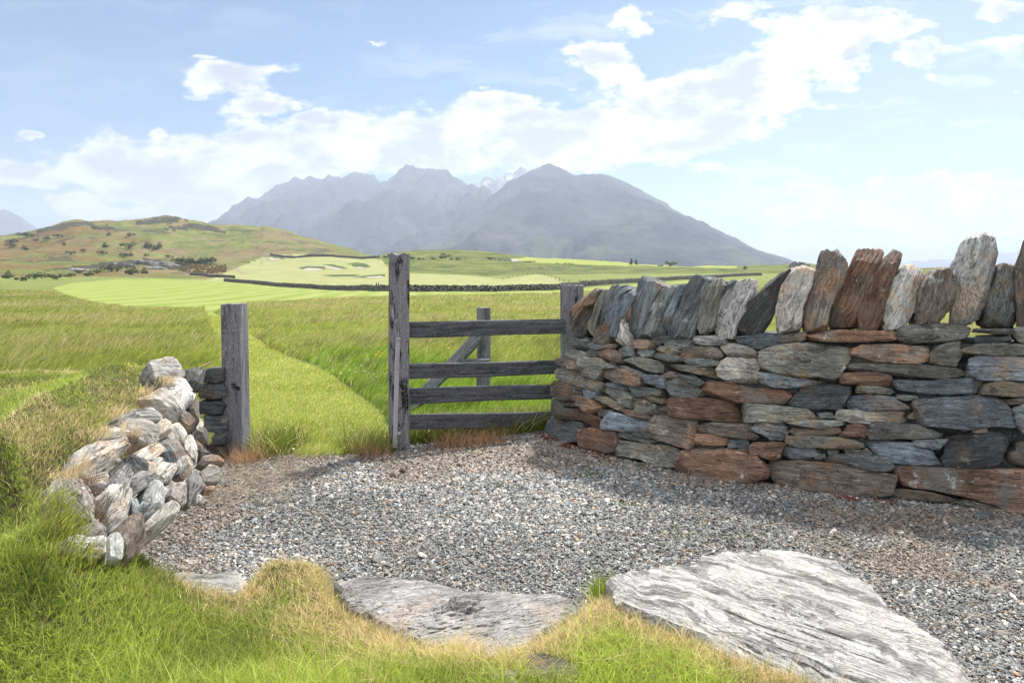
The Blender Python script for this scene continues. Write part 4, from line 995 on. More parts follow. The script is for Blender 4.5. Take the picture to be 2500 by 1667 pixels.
ground_rock('1035,1500 1060,1470 1150,1458 1185,1480 1170,1510 1090,1522', 'Z4', .03, .03, .06, 'B', 56, 'loose blue slate lying at the foot of the wall by the right edge', (1, 0, 0), 'loose_stone', 'stone', NTH=60)
ground_rock('735,1475 760,1455 800,1462 805,1490 765,1500', 'Z4', .02, .02, .05, 'G', 57, 'small rounded stone on straw near the long rusty foundation stone', (1, 0, 0), 'loose_stone', 'stone', NTH=48)
ground_rock('530,1395 600,1390 665,1412 640,1440 560,1440', 'Z3', .015, .02, .05, 'R', 58, 'reddish loose stone below the large rusty foundation stone', (1, 0, 0), 'loose_stone', 'stone', NTH=48)
for j, (pp, lb) in enumerate([('1250,1250 1285,1228 1380,1268 1350,1312 1265,1295', 'pale loose stone at the wall foot nearest the gate'), ('1415,1298 1460,1278 1570,1340 1550,1372 1470,1340', 'wedge shaped loose stone between two others at the wall foot'),
                 ('1755,1405 1830,1358 1895,1400 1865,1442', 'pointed grey loose stone beside the rusty foundation stone')]):
    ground_rock(pp, 'Z2', .02, .025, .05, 'G', 60+j, lb, (1, -.3, 0), 'loose_stone', 'stone', NTH=48)
ground_rock('1000,1475 1060,1462 1130,1468 1110,1500 1030,1500', 'ZL', .01, .015, .04, 'L', 65, 'flat pale chip on the gravel right of the tan bank boulder', (1, .1, 0), 'loose_stone', 'stone', NTH=48)

# ------------------------------------------------------------------ timber
def timber(name, p0, p1, side, wid, thk, mat, root, seed=0, warp=.004, notch=None, rough_top=0.0, seg=None, bev=.008):
    """beam from p0 to p1; side = direction of the wide face's width; notch = (s0,s1,w0,w1,depth) along / across, cut into the face -side x axis"""
    p0 = np.array(p0, float); p1 = np.array(p1, float); ax = p1-p0; L = np.linalg.norm(ax); ax /= L
    sd = np.array(side, float); sd -= ax*np.dot(sd, ax); sd /= np.linalg.norm(sd); fn = np.cross(ax, sd)
    nl = seg or max(30, int(L/.012))
    # cross-section loop with bevel, finely divided
    hw, ht = wid/2, thk/2
    loop = []
    def edge_pts(a, b, n): return [(a[0]+(b[0]-a[0])*i/n, a[1]+(b[1]-a[1])*i/n) for i in range(n)]
    cs = [(-hw+bev, -ht), (hw-bev, -ht), (hw, -ht+bev), (hw, ht-bev), (hw-bev, ht), (-hw+bev, ht), (-hw, ht-bev), (-hw, -ht+bev)]
    nsub = [16, 1, 10, 1, 16, 1, 10, 1]
    for i in range(8): loop += edge_pts(cs[i], cs[(i+1) % 8], nsub[i])
    loop = np.array(loop); n = len(loop)
    s = np.linspace(0, L, nl+1)
    # cracks along the grain
    V = np.zeros((nl+1, n, 3)); FO = np.zeros((nl+1, n, 3))
    for k in range(nl+1):
        c = p0+ax*s[k]+sd*fbm(s[k]*1.3, seed, 0, 2)*warp+fn*fbm(s[k]*1.3, seed+9, 0, 2)*warp
        r = np.linalg.norm(loop, axis=1)
        g = vnoise(loop[:, 0]*90+seed, loop[:, 1]*90, s[k]*1.6)
        crack = -np.maximum(g-.45, 0)*.018
        d = crack+fbm(loop[:, 0]*30+seed, loop[:, 1]*30, s[k]*5, 2)*.0018
        nrm = loop/np.array([hw, ht])[None, :]; nrm = np.sign(nrm)*np.abs(nrm)**6; nrm /= np.linalg.norm(nrm, axis=1)[:, None]+1e-9
        q = loop+nrm*d[:, None]
        if notch:
            for (s0, s1, w0, w1, dp) in (notch if isinstance(notch, list) else [notch]):
                if s0 < s[k] < s1:
                    m_ = (loop[:, 0] > w0) & (loop[:, 0] < w1) & (loop[:, 1] < -ht+.001); q[m_, 1] += dp
        V[k] = c+q[:, :1]*sd+q[:, 1:]*fn*1.0
        FO[k, :, :2] = loop; FO[k, :, 2] = s[k]
    if rough_top: V[-1] += ax*(vnoise(loop[:, 0]*60, loop[:, 1]*60, seed)[:, None])*rough_top
    FO += np.array([seed*3.1, seed*1.7, seed*.9])
    ids = np.arange((nl+1)*n).reshape(nl+1, n)
    a = ids[:-1]; b = ids[1:]
    q4 = np.stack([a.ravel(), np.roll(a, -1, 1).ravel(), np.roll(b, -1, 1).ravel(), b.ravel()], 1)
    Vv = V.reshape(-1, 3); FF = FO.reshape(-1, 3)
    # end caps as rings shrinking to the middle
    caps = []; extra = []; efo = []
    base = len(Vv)
    for e, k in ((0, 0), (1, nl)):
        c = V[k].mean(0); prev = ids[k]
        for sc_ in (.75, .45, .2):
            pts = c+(V[k]-c)*sc_+ax*(vnoise(loop[:, 0]*70*sc_+5, loop[:, 1]*70*sc_, seed+sc_)[:, None])*rough_top*(1 if e else 0)
            extra.append(pts); efo.append(FO[k]*1.0+np.array([0, 0, .1*sc_])); cur = base+np.arange(n); base += n
            nx = np.roll(np.arange(n), -1)
            f = np.stack([prev, prev[nx], cur[nx], cur], 1); caps.append(f if e else f[:, ::-1]); prev = cur
        extra.append(c[None]); efo.append(FO[k].mean(0)[None]); ci = base; base += 1; nx = np.roll(np.arange(n), -1)
        f = np.stack([prev, prev[nx], np.full(n, ci), np.full(n, ci)], 1)[:, :3]; caps.append(f if e else f[:, ::-1])
    Vv = np.concatenate([Vv]+extra); FF = np.concatenate([FF]+efo)
    quads = [q4]+[c for c in caps if c.shape[1] == 4]; tris = [c for c in caps if c.shape[1] == 3]
    o = mesh_obj(name, Vv, [np.concatenate(quads), np.concatenate(tris)], mat, None, True, {'v_fol': FF}, 40)
    if root is not None: keep_world(o, root)
    return o
def lathe(name, c, axis, prof, mat, root, n=16):
    axis = Vector(axis).normalized(); a = axis.orthogonal().normalized(); b = axis.cross(a)
    V = []; 
    for (r, h) in prof:
        for k in range(n):
            th = 2*math.pi*k/n; V.append(Vector(c)+axis*h+(a*math.cos(th)+b*math.sin(th))*r)
    m_ = len(prof); ids = np.arange(m_*n).reshape(m_, n)
    q = np.stack([ids[:-1].ravel(), np.roll(ids[:-1], -1, 1).ravel(), np.roll(ids[1:], -1, 1).ravel(), ids[1:].ravel()], 1)
    o = mesh_obj(name, np.array([tuple(v) for v in V]), q, mat, None, True, None, 40)
    if root is not None: keep_world(o, root)
    return o
# short gatepost at the left
p = unp(583, 1118, 5.20)
groot = empty('wooden_post', (p[0], p[1], 0)); tag(groot, 'short grey gatepost with a dark notch standing by the dark stone stack', 'post')
timber('post', (p[0]-.012, p[1], -.1), (p[0]-.035, p[1]+.0, 1.158), (1, -.09, 0), .152, .14, WOOD, groot, 3, .004, [(.62, .655, .005, .03, .06), (.605, .635, .02, .062, .06)], .004)
# fence with the tall post
T0 = unp(972, 1100, 5.353); T0[2] = 0
froot = empty('timber_fence', (T0[0], T0[1], 0)); tag(froot, 'weathered grey four rail fence between the tall post and the stone wall', 'fence')
ang = R(17)
sdv = np.array([math.cos(ang), math.sin(ang), 0])
o = timber('tall_post', (T0[0]-.006, T0[1]+.07, -.1), (T0[0]-.006, T0[1]+.07, 1.54), sdv, .15, .145, WOODD, froot, 11, .004, None, .012, bev=.012)
o['label'] = 'tall split post with black weathering'
WSTRAP = wood_mat('pale_strap_timber', (.12, .12, .13), (.30, .30, .33), (.50, .50, .53), .1)
fnv = np.array([math.sin(ang), -math.cos(ang), 0])
fc = np.array([T0[0]-.006, T0[1]+.07, 0])+fnv*.078
timber('strap', fc+sdv*-.042+np.array([0, 0, .03]), fc+sdv*-.018+np.array([0, 0, .885]), sdv, .036, .016, WSTRAP, froot, 13, .001, bev=.003)
for (sx, z_) in ((-.014, .875), (-.010, .135)):
    c = fc+sdv*sx+np.array([0, 0, z_])+fnv*.004
    lathe('bolt', c, fnv, [(.016, 0), (.016, .004), (.011, .005), (.011, .013), (.008, .016), (.0, .017)], METAL, froot)
dL, dR = 5.44, 6.14
for i, (yl0, yl1, yr0, yr1, pr) in enumerate([(785.5, 825, 779, 814.5, 1376), (889, 924.5, 878.5, 913, 1357), (948.5, 984.5, 938, 974, 1346), (1013, 1049, 1005, 1039, 1340)]):
    a = unp(990, (yl0+yl1)/2, dL); b = unp(pr, (yr0+yr1)/2, dR-(1376-pr)*.002); dv_ = (b-a); b2 = b+dv_*(.03 if i else .006)
    wd = ((yl1-yl0)/F*dL+(yr1-yr0)/F*dR)/2
    timber('rail', a, b2, (0, 0, 1), wd, .045, WOODB, froot, 21+i*3, .003)
# post at the wall end
q0 = unp(1398, 697, 6.28); ang2 = R(22); s2 = np.array([math.cos(ang2), math.sin(ang2), 0])
o = timber('end_post', (q0[0], q0[1]+.06, -.1), (q0[0], q0[1]+.06, q0[2]), s2, .185, .13, WOOD, froot, 31, .003, [(q0[2]+.1-.245, q0[2]+.1-.115, .0, .03, .07)], .004)
# stay post and brace behind
r0 = unp(1180, 751, 7.35); ang3 = R(25); s3 = np.array([math.cos(ang3), math.sin(ang3), 0])
timber('stay_post', (r0[0], r0[1], -.1), (r0[0], r0[1], r0[2]), s3, .12, .12, WOOD, froot, 41, .003, None, .003)
timber('brace', unp(985, 1015, 7.0), unp(1168, 822, 7.22), (0, .35, 1), .12, .08, WOOD, froot, 43, .003)
timber('cross_piece', unp(1125, 880, 7.1), unp(1195, 879, 7.2), (0, 0, 1), .03, .06, WOOD, froot, 44, .002)

# thin stick on the bank wall top
def tube_arrays(pts, r, n=5):
    pts = np.array(pts, float); V = []
    for k in range(len(pts)):
        t_ = pts[min(k+1, len(pts)-1)]-pts[max(k-1, 0)]; t_ /= np.linalg.norm(t_)+1e-9
        a = np.cross(t_, [0.1, .2, 1.]); a /= np.linalg.norm(a); b = np.cross(t_, a); rr = r[k] if hasattr(r, '__len__') else r
        for j in range(n): V.append(pts[k]+a*rr*math.cos(2*math.pi*j/n)+b*rr*math.sin(2*math.pi*j/n))
    ids = np.arange(len(V)).reshape(len(pts), n)
    q = np.stack([ids[:-1].ravel(), np.roll(ids[:-1], -1, 1).ravel(), np.roll(ids[1:], -1, 1).ravel(), ids[1:].ravel()], 1)
    return np.array(V), q
V, q = tube_arrays([unp(490, 896, 5.4), unp(504, 890, 5.42), unp(517, 884, 5.44)], [.008, .007, .007])
o = mesh_obj('stick', V, q, plain('pale_stick', (.40, .30, .17))); tag(o, 'short pale stick poking up between bank wall and short post', 'stick')

# ------------------------------------------------------------------ far stone walls, fence, bunkers
def far_wall(name, pts, hgt, thk, label, seed):
    xs = np.array([a for a, b in pts], float); ys = np.array([b for a, b in pts], float)
    X = (xs-1250)/F*ys
    # resample evenly
    seglen = np.concatenate([[0], np.cumsum(np.hypot(np.diff(X), np.diff(ys)))]); n = int(seglen[-1]/.28)
    s = np.linspace(0, seglen[-1], n); x = np.interp(s, seglen, X); y = np.interp(s, seglen, ys)
    k = np.ones(21)/21
    xp = np.concatenate([np.full(10, x[0]), x, np.full(10, x[-1])]); yp = np.concatenate([np.full(10, y[0]), y, np.full(10, y[-1])])
    x, y = np.convolve(xp, k, 'valid'), np.convolve(yp, k, 'valid')
    tx, ty = np.gradient(x), np.gradient(y); l = np.hypot(tx, ty); nx, ny = ty/l, -tx/l
    z = ground_z(x, y)
    pr = [(.5, -.15), (.48, .2), (.46, .45), (.43, .72), (.36, .74), (.30, 1.0), (-.3, 1.0), (-.36, .74), (-.43, .72), (-.5, -.15)]
    V = np.zeros((n, len(pr), 3))
    tooth = np.abs(np.random.default_rng(seed).normal(0, .11, n))
    for j, (o_, h_) in enumerate(pr):
        b = fbm(s*2.2, h_*4+seed, j, 3)*.05
        V[:, j, 0] = x+nx*(o_*thk+b); V[:, j, 1] = y+ny*(o_*thk+b)
        V[:, j, 2] = z+h_*hgt-(tooth*hgt*.9 if h_ > .9 else 0)+fbm(s*.3, seed, 0, 2)*.05*hgt*(h_ > .5)
    ids = np.arange(n*len(pr)).reshape(n, len(pr))
    q = np.stack([ids[:-1, :-1].ravel(), ids[1:, :-1].ravel(), ids[1:, 1:].ravel(), ids[:-1, 1:].ravel()], 1)
    o = mesh_obj(name, V.reshape(-1, 3), q, M_FWALL, None, False); tag(o, label, 'stone wall'); return o
M_FWALL, t = newmat('far_wall_stone')
pos = t.n('ShaderNodeNewGeometry').outputs['Position']
v_ = t.n('ShaderNodeTexVoronoi', i0=t.vm('MULTIPLY', pos, (1, 1, 2.6))); v_.inputs['Scale'].default_value = 3.2
vs = t.n('ShaderNodeSeparateXYZ', i0=v_.outputs['Color'])
c = t.ramp(vs.outputs[0], [(0, (.07, .068, .062)), (.5, (.17, .165, .15)), (.85, (.29, .28, .25)), (1, (.46, .44, .41))])
finish(t, principled(t, t.mix(t.mapr(v_.outputs['Distance'], .3, .6), c, (.02, .02, .02)), .9, .15, v_.outputs['Distance'], .6, .05))
far_wall('far_stone_wall', [(547,226),(600,207),(640,190),(665,182),(700,173),(780,160),(860,140),(940,114),(1000,107),(1200,112),(1350,119),(1450,136),(1550,165),(1690,212),(1860,280)], 1.12, .7, 'long low dark stone wall running across beyond the meadow', 3)
far_wall('far_stone_wall', [(463,300),(500,290),(520,270),(575,262)], 1.15, .7, 'short stone wall just left of where the long far wall ends', 4)
far_wall('far_stone_wall', [(660,545),(700,500),(750,480),(800,480),(870,478),(929,478)], 1.7, .8, 'short dark wall on the skyline above the bunkers', 5)

def drape(name, pts, mat, lift, label, kind='structure'):
    P = [hit(a, b) for a, b in pts]; c = sum(P, Vector())/len(P)
    V = [(c.x, c.y, float(ground_z(c.x, c.y))+lift)]; F3 = []; K = 3; n = len(P)
    # concentric rings draped on the ground
    for k in range(1, K+1):
        for p_ in P:
            q_ = c.lerp(p_, k/K); V.append((q_.x, q_.y, float(ground_z(q_.x, q_.y))+lift*(1 if k < K else .3)))
    f3 = np.array([[0, 1+i, 1+(i+1) % n] for i in range(n)])
    f4 = np.array([[1+(k-1)*n+i, 1+k*n+i, 1+k*n+(i+1) % n, 1+(k-1)*n+(i+1) % n] for k in range(1, K) for i in range(n)])
    o = mesh_obj(name, V, [f3, f4], mat); tag(o, label, None, None, kind); return o
M_SAND = plain('bunker_sand', (.27, .245, .20), .95, .1); M_LIP = plain('bunker_lip_turf', (.05, .07, .025), .95, .1)
for (lip, sand) in [([(728,654),(750,650),(790,651),(797,657),(780,659),(740,658)], [(738,658),(752,654),(780,656),(793,659),(765,662),(740,661)]),
                    ([(787,645),(812,646),(835,651),(850,656),(835,657),(800,651)], [(790,647),(812,652),(838,657),(822,660),(806,656)]),
                    ([(845,645),(868,641),(893,644),(906,652),(885,655),(860,650)], [(868,652),(880,652),(893,655),(880,658)]),
                    ([(636,627),(662,624),(690,628),(695,633),(660,634)], [(650,631),(680,631),(690,634),(660,636)]),
                    ([(860,677),(900,672),(940,670),(940,675),(900,679)], [(890,677),(935,675),(935,679),(900,680)]),
                    ([(780,672),(830,671),(880,671),(850,675),(800,675)], None)]:
    drape('bunker_lip', lip, M_LIP, .16, 'dark turf lip of a golf bunker')
    if sand: drape('sand_bunker', sand, M_SAND, .30, 'pale sand bunker on the fairway')
drape('gravel_track', [(1247,632),(1262,632),(1268,638),(1250,639)], M_SAND, .2, 'pale track bend on the skyline')
for off in (0, 5):
    V, Fq = [], []
    pp = [(556+off, 646), (566+off, 652), (578+off, 660), (590+off, 667), (602+off, 669)]
    for a, b in pp:
        for s in (-1.2, 1.2):
            h_ = hit(a+s, b); V.append((h_.x, h_.y, h_.z+.12))
    Fq = np.array([[2*i, 2*i+1, 2*i+3, 2*i+2] for i in range(len(pp)-1)])
    tag(mesh_obj('wheel_track', V, Fq, M_SAND), 'thin pale wheel rut beside the fairway', None, None, 'structure')

# wire fence at the far right of the fairway
P = []
for a, b in [(1228,682),(1240,679),(1252,677),(1264,675),(1276,673),(1288,671),(1300,670),(1310,669),(1320,669),(1330,671),(1340,674),(1347,677),(1356,682),(1366,686),(1375,689),(1390,693),(1415,694),(1431,695)]:
    P.append(hit(a, b+1))
wr = empty('wire_fence', tuple(P[8])); tag(wr, 'thin post and wire fence around the end of the fairway', 'fence')
M_FPOST = plain('fence_post_timber', (.09, .08, .07))
for p_ in P:
    V, q = tube_arrays([p_-Vector((0, 0, .3)), p_+Vector((0, 0, .6)), p_+Vector((0, 0, 1.25))], [.09, .085, .08], 6)
    V = np.vstack([V, [tuple(p_+Vector((0, 0, 1.26)))]]); cap = np.array([[12+i, 12+(i+1) % 6, 18] for i in range(6)])
    keep_world(mesh_obj('post', V, [q, cap], M_FPOST), wr)
for hh in (.5, 1.1):
    V, q = tube_arrays([p_+Vector((0, 0, hh)) for p_ in P], .012, 4); keep_world(mesh_obj('wire', V, q, M_FPOST), wr)
# little gate posts in the far wall
for a, h_, lb in [(907, 1.25, 'small far post left of a pair in the long stone wall'), (919, 1.5, 'left of the two far posts close together by the tall post'), (924, 1.5, 'right of the two far posts close together by the tall post'), (931, 1.2, 'small far post nearest to the tall post')]:
    Yd = float(np.interp(a, [860, 940], [140, 114]))-1.2; x = (a-1250)/F*Yd; z = float(ground_z(x, Yd))
    V, q = tube_arrays([(x, Yd, z-.2), (x, Yd, z+h_*.6), (x, Yd, z+h_)], [.11, .105, .1], 6)
    V = np.vstack([V, [(x, Yd, z+h_+.01)]]); cap = np.array([[12+i, 12+(i+1) % 6, 18] for i in range(6)])
    tag(mesh_obj('wooden_post', V, [q, cap], M_FPOST), lb, 'post')

# ------------------------------------------------------------------ blades, leaves
def blades(name, P, h, w_, az, lean, col, mat, tipcol=None, curl=.5, label=None, cat=None, kind='stuff'):
    n = len(P); h = h[:, None]; w_ = w_[:, None]
    dirx = np.stack([np.cos(az), np.sin(az), np.zeros(n)], 1); up = np.array([0, 0, 1.])
    fa = rng.uniform(0, 2*math.pi, n); sx = np.stack([np.cos(fa), np.sin(fa), np.zeros(n)], 1)
    L = lean[:, None]
    def pt(t_): return P+up*h*t_*(1-.25*L*t_)+dirx*h*L*(t_*t_*curl+t_*(1-curl))
    V = np.stack([P-sx*w_*.5, P+sx*w_*.5, pt(.5)-sx*w_*.42, pt(.5)+sx*w_*.42, pt(1.)], 1).reshape(-1, 3)
    b = np.arange(n)*5
    q = np.stack([b, b+1, b+3, b+2], 1); t3 = np.stack([b+2, b+3, b+4], 1)
    tip = col if tipcol is None else tipcol
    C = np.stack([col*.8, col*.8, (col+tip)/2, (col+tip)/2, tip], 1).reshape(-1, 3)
    o = mesh_obj(name, V, [q, t3], mat, None, True, {'col': C})
    tag(o, label, cat, None, kind); return o
GREEN = np.array([.21, .28, .036]); YG = np.array([.40, .425, .09]); STRAW = np.array([.72, .57, .32]); LITE = np.array([.42, .46, .13])
def sample(n, y0, y1, pw, side, power=1.0):
    """random ground points, density falling with distance"""
    u = rng.random(n); e = 2-pw
    Y = ((u*(y1**e-y0**e)+y0**e)**(1/e)) if abs(e) > 1e-6 else y0*(y1/y0)**u
    X = rng.uniform(-1, 1, n)*(Y*side+.35)
    return X, Y
# lawn on the bank and foreground
X, Y = sample(900000, 1.15, 6.5, 1.7, .86)
sd = poly_sd(LAWN, X, Y)
dens = sstep(-.01, .03, sd)
keep = (rng.random(len(X)) < dens) & (sd > -.01)
X, Y, sd = X[keep], Y[keep], sd[keep]
# leave the rocks bare
def world_poly(s, reg, z): return [tuple(unp(a, b, (H-z)*F/(b-YH))[:2]) for a, b in parse(s, reg)]
bare = [world_poly('1400,1325 1590,1292 1655,1265 1850,1268 1925,1292 2060,1402 2240,1555 2080,1585 1900,1560 1690,1500 1480,1408', 'D', .10),
        world_poly('775,1340 900,1337 1060,1355 1310,1372 1325,1398 1235,1445 1195,1500 1120,1508 1000,1485 900,1436 805,1386', 'D', .09),
        world_poly('365,1320 480,1322 545,1312 570,1335 530,1368 450,1374', 'D', .05), world_poly('1205,1512 1235,1496 1325,1525 1330,1555 1210,1560', 'D', .13)]
ok = np.ones(len(X), bool)
for bp in bare: ok &= poly_sd(bp, X, Y) < .004
# the boulder face of the bank: no grass below its top line
facez = zplane(X, Y)
ok &= ~((sd < .31+fbm(X*6, Y*6, 3, 2)*.05) & (Y > 3.02) & (X < -1.55) & (Y < 5.6) & (lawn_z(X, Y) > facez+.02))
X, Y, sd = X[ok], Y[ok], sd[ok]
if len(X) > 330000: X, Y, sd = X[:330000], Y[:330000], sd[:330000]
Z = ground_z(X, Y); n = len(X)
px_ = 1250+F*X/Y; py_ = YH+(H-Z)*F/Y
pat = fbm(X*1.1, Y*1.1, 5, 4)+.45*fbm(X*5, Y*5, 2, 2)
sdl = sd-.5*sstep(2.95, 3.3, Y)*(X < -1)
dry = sstep(-.1, .9, pat*.5 + sstep(.33, .0, sdl)*.95*(Y < 6.2) - .16 - .3*sstep(2.5, 1.9, Y)*sstep(.9, .1, X))
dry = dry*(1-.6*sstep(-3.6, -4.6, X)*(Y > 3))
r1 = rng.random(n)
g = (GREEN*(1-rng.random((n, 1))*.6)+YG*rng.random((n, 1))*.6)*(1+.25*fbm(X*3, Y*3, 6, 3))[:, None]
isdry = (r1 < dry*.85)[:, None]
dk = sstep(.1, .6, fbm(X*2.2+9, Y*2.2, 1, 3))[:, None]*.35
col = np.where(isdry, STRAW*rng.uniform(.6, 1.2, (n, 1)), g*(1-dk))
h = rng.uniform(.018, .052, n)*(1+1.1*(rng.random(n) < .06))*(1+.35*sstep(-.2, .6, pat))*(1.1-.42*sstep(2.3, 3.2, Y))
az = rng.uniform(0, 2*math.pi, n)
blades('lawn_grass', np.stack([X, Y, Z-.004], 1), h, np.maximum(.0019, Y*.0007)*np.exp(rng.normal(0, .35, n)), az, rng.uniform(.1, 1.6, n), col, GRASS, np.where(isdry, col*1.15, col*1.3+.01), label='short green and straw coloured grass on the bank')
# broader leaves and clover among the blades
k = rng.random(n) < .05
blades('lawn_weeds', np.stack([X, Y, Z], 1)[k], rng.uniform(.014, .034, k.sum()), rng.uniform(.004, .009, k.sum()), rng.uniform(-3.1, 3.1, k.sum()), rng.uniform(.6, 1.8, k.sum()), np.array([.11, .19, .04])*rng.uniform(.6, 1.5, (k.sum(), 1)), GRASS, label='broad leaved weeds and clover in the lawn')
k = (rng.random(n) < .006) & (Y < 6)
blades('lawn_stems', np.stack([X, Y, Z], 1)[k], rng.uniform(.06, .13, k.sum()), np.maximum(.0013, Y[k]*.0005), rng.uniform(-.6, 1.8, k.sum()), rng.uniform(.2, 1.0, k.sum()), STRAW*rng.uniform(.6, 1.1, (k.sum(), 1)), GRASS, label='thin dead stems standing in the lawn')
# overhanging dry fringe along the edges of the lawn
NF = 26000
X, Y = sample(500000, 1.7, 5.9, 1.6, .8); sd = poly_sd(LAWN, X, Y)
ok = (sd > 0) & (sd < .09)
facesel = (X < -1.5) & (Y > 3.1)
X2, Y2 = X[ok & ~facesel], Y[ok & ~facesel]
okt = facesel & (sd > .30) & (sd < .48) & (rng.random(len(X)) < .5)
X2 = np.concatenate([X2[:NF], X[okt][:9000]]); Y2 = np.concatenate([Y2[:NF], Y[okt][:9000]])
ok = np.ones(len(X2), bool)
for bp in bare: ok &= poly_sd(bp, X2, Y2) < .0
X2, Y2 = X2[ok], Y2[ok]; n = len(X2)
fz = ground_z(X2, Y2)
col = STRAW*rng.uniform(.6, 1.25, (n, 1)); gm = rng.random((n, 1)) < .42; col = np.where(gm, YG*rng.uniform(.6, 1.1, (n, 1)), col)
blades('dry_fringe', np.stack([X2, Y2, fz-.004], 1), rng.uniform(.025, .065, n), np.maximum(.0018, Y2*.0006)*rng.uniform(.8, 1.4, n), rng.normal(.6, 1.4, n), rng.uniform(.3, 1.3, n), col, GRASS, label='dry straw fringe hanging over the edge of the lawn')

# mown path grass, then long meadow grass
def place(n, y0, y1, pw, codes, side=.82):
    X, Y = sample(n, y0, y1, pw, side); Z = ground_z(X, Y); c = classify(X, Y, Z)
    k = np.isin(c, codes); return X[k], Y[k], Z[k]
X, Y, Z = place(900000, 4.95, 26, 2.0, [3]); X, Y, Z = X[:120000], Y[:120000], Z[:120000]; n = len(X)
pat = fbm(X*1.2, Y*1.2, 7, 4)
edge_g = sstep(.0, .9, pat+.3)[:, None]
col = (YG*.55+GREEN*.55)*(1-edge_g*.4)+LITE*edge_g*.5; col = col*rng.uniform(.65, 1.2, (n, 1))
sm = rng.random((n, 1)) < .13; col = np.where(sm, STRAW*rng.uniform(.7, 1.2, (n, 1)), col)
gatey = sstep(6.1, 5.2, Y)
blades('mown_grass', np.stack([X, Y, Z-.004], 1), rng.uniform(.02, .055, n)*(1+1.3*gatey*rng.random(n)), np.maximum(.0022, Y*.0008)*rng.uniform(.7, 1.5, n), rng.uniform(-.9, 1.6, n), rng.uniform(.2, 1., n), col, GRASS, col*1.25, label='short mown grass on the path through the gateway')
X, Y, Z = place(1500000, 5.05, 95, 2.0, [2], .86)
nb = (X > .3) & (Y < 8) & (Y < 6.2+0*X); X, Y, Z = X[~nb], Y[~nb], Z[~nb]
X, Y, Z = X[:400000], Y[:400000], Z[:400000]; n = len(X)
px_ = 1250+F*X/Y
pat = fbm(X*.35, Y*.22, 9, 4); pat2 = fbm(X*1.5, Y*1.0, 4, 3)
# lush dark growth near the path and fence, paler seed heads farther out
pmx = np.interp(Y, [5.3, 6.5, 8, 12, 20, 40], [-.75, -.95, -1.55, -3.6, -7.8, -17])
lush = np.clip(sstep(2.6, .2, np.abs(X-pmx-.8))*sstep(16, 7, Y)+sstep(7.2, 6.2, Y), 0, 1)
r1 = rng.random((n, 1))
base = np.where(r1 < .55, GREEN*1.05, YG*.95)*rng.uniform(.6, 1.1, (n, 1))
seed = np.array([.42, .35, .19])*rng.uniform(.7, 1.2, (n, 1)); far = sstep(7, 22, Y)
issd = (rng.random(n) < np.clip((.06+.17*far+.28*pat)*(1-.95*lush), .0, .6))[:, None]
base = base*(1+.1*far[:, None]); base = base*np.where(lush[:, None] > .4, np.array([.78, 1.0, .6]), 1.0)
base = base*(1-.35*sstep(.1, .7, pat2)[:, None])*(.96-.20*sstep(-1.5, -4.5, X/Y*6))[:, None]
leftm = sstep(-1.8, -3.5, X-(-1.0)*(Y/6))[:, None]
col = np.where(issd, seed, base)
hh = rng.uniform(.12, .30, n)*(1+.3*pat)*(.55+.45*sstep(5.2, 8.0, Y))*np.where(lush > .5, .8, 1.)
hh = np.where(np.minimum(np.abs(X-pmx), 9) < .25, hh*.6, hh)
tip = np.where(issd, col*1.2, np.where(rng.random((n, 1)) < .25*far[:, None], seed*1.1, col*1.3))
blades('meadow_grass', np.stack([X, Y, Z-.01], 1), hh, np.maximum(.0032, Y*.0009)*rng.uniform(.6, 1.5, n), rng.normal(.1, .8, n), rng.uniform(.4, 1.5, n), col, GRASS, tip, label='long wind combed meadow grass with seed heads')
# clumps of longer grass at post feet and under the rails
def tuft_points(cs, n, r):
    c = cs[rng.integers(0, len(cs), n)]; a = rng.uniform(0, 2*math.pi, n); rr = r*np.sqrt(rng.random(n))
    return c[:, 0]+np.cos(a)*rr, c[:, 1]+np.sin(a)*rr
cs = np.array([(x, 5.62+(x+.85)*.42) for x in np.linspace(-.78, .25, 26)]+[(-1.88, 5.3), (-1.8, 5.42), (-1.84, 5.22), (-1.2, 5.38), (-1.05, 5.36)])
X, Y = tuft_points(cs, 12000, .17); Y = np.where((X > -.9) & (Y < 5.5+(X+.85)*.42), Y+.2, Y); n = len(X)
blades('rough_grass', np.stack([X, Y, np.zeros(n)], 1), rng.uniform(.06, .26, n), rng.uniform(.004, .008, n), rng.uniform(-.5, 3.6, n), rng.uniform(.2, 1.1, n), np.where(rng.random((n, 1)) < .18, STRAW, GREEN*.9)*rng.uniform(.6, 1.2, (n, 1)), GRASS, label='rank green grass under the rails and beside the short post')
cs = np.array([(-.45, 5.5), (-.35, 5.52), (-.25, 5.56), (-.52, 5.45), (-.15, 5.62), (-1.95, 5.0), (-2.0, 4.98), (-1.92, 5.05), (-1.12, 5.22), (-1.02, 5.2)])
X, Y = tuft_points(cs, 1300, .12); n = len(X)
blades('dead_grass', np.stack([X, Y, np.zeros(n)], 1), rng.uniform(.05, .2, n), rng.uniform(.002, .0035, n), rng.uniform(-3.1, 3.1, n), rng.uniform(.2, 1.2, n), np.array([.42, .26, .15])*rng.uniform(.6, 1.4, (n, 1)), GRASS, label='reddish dead grass tufts at the feet of rails and posts')
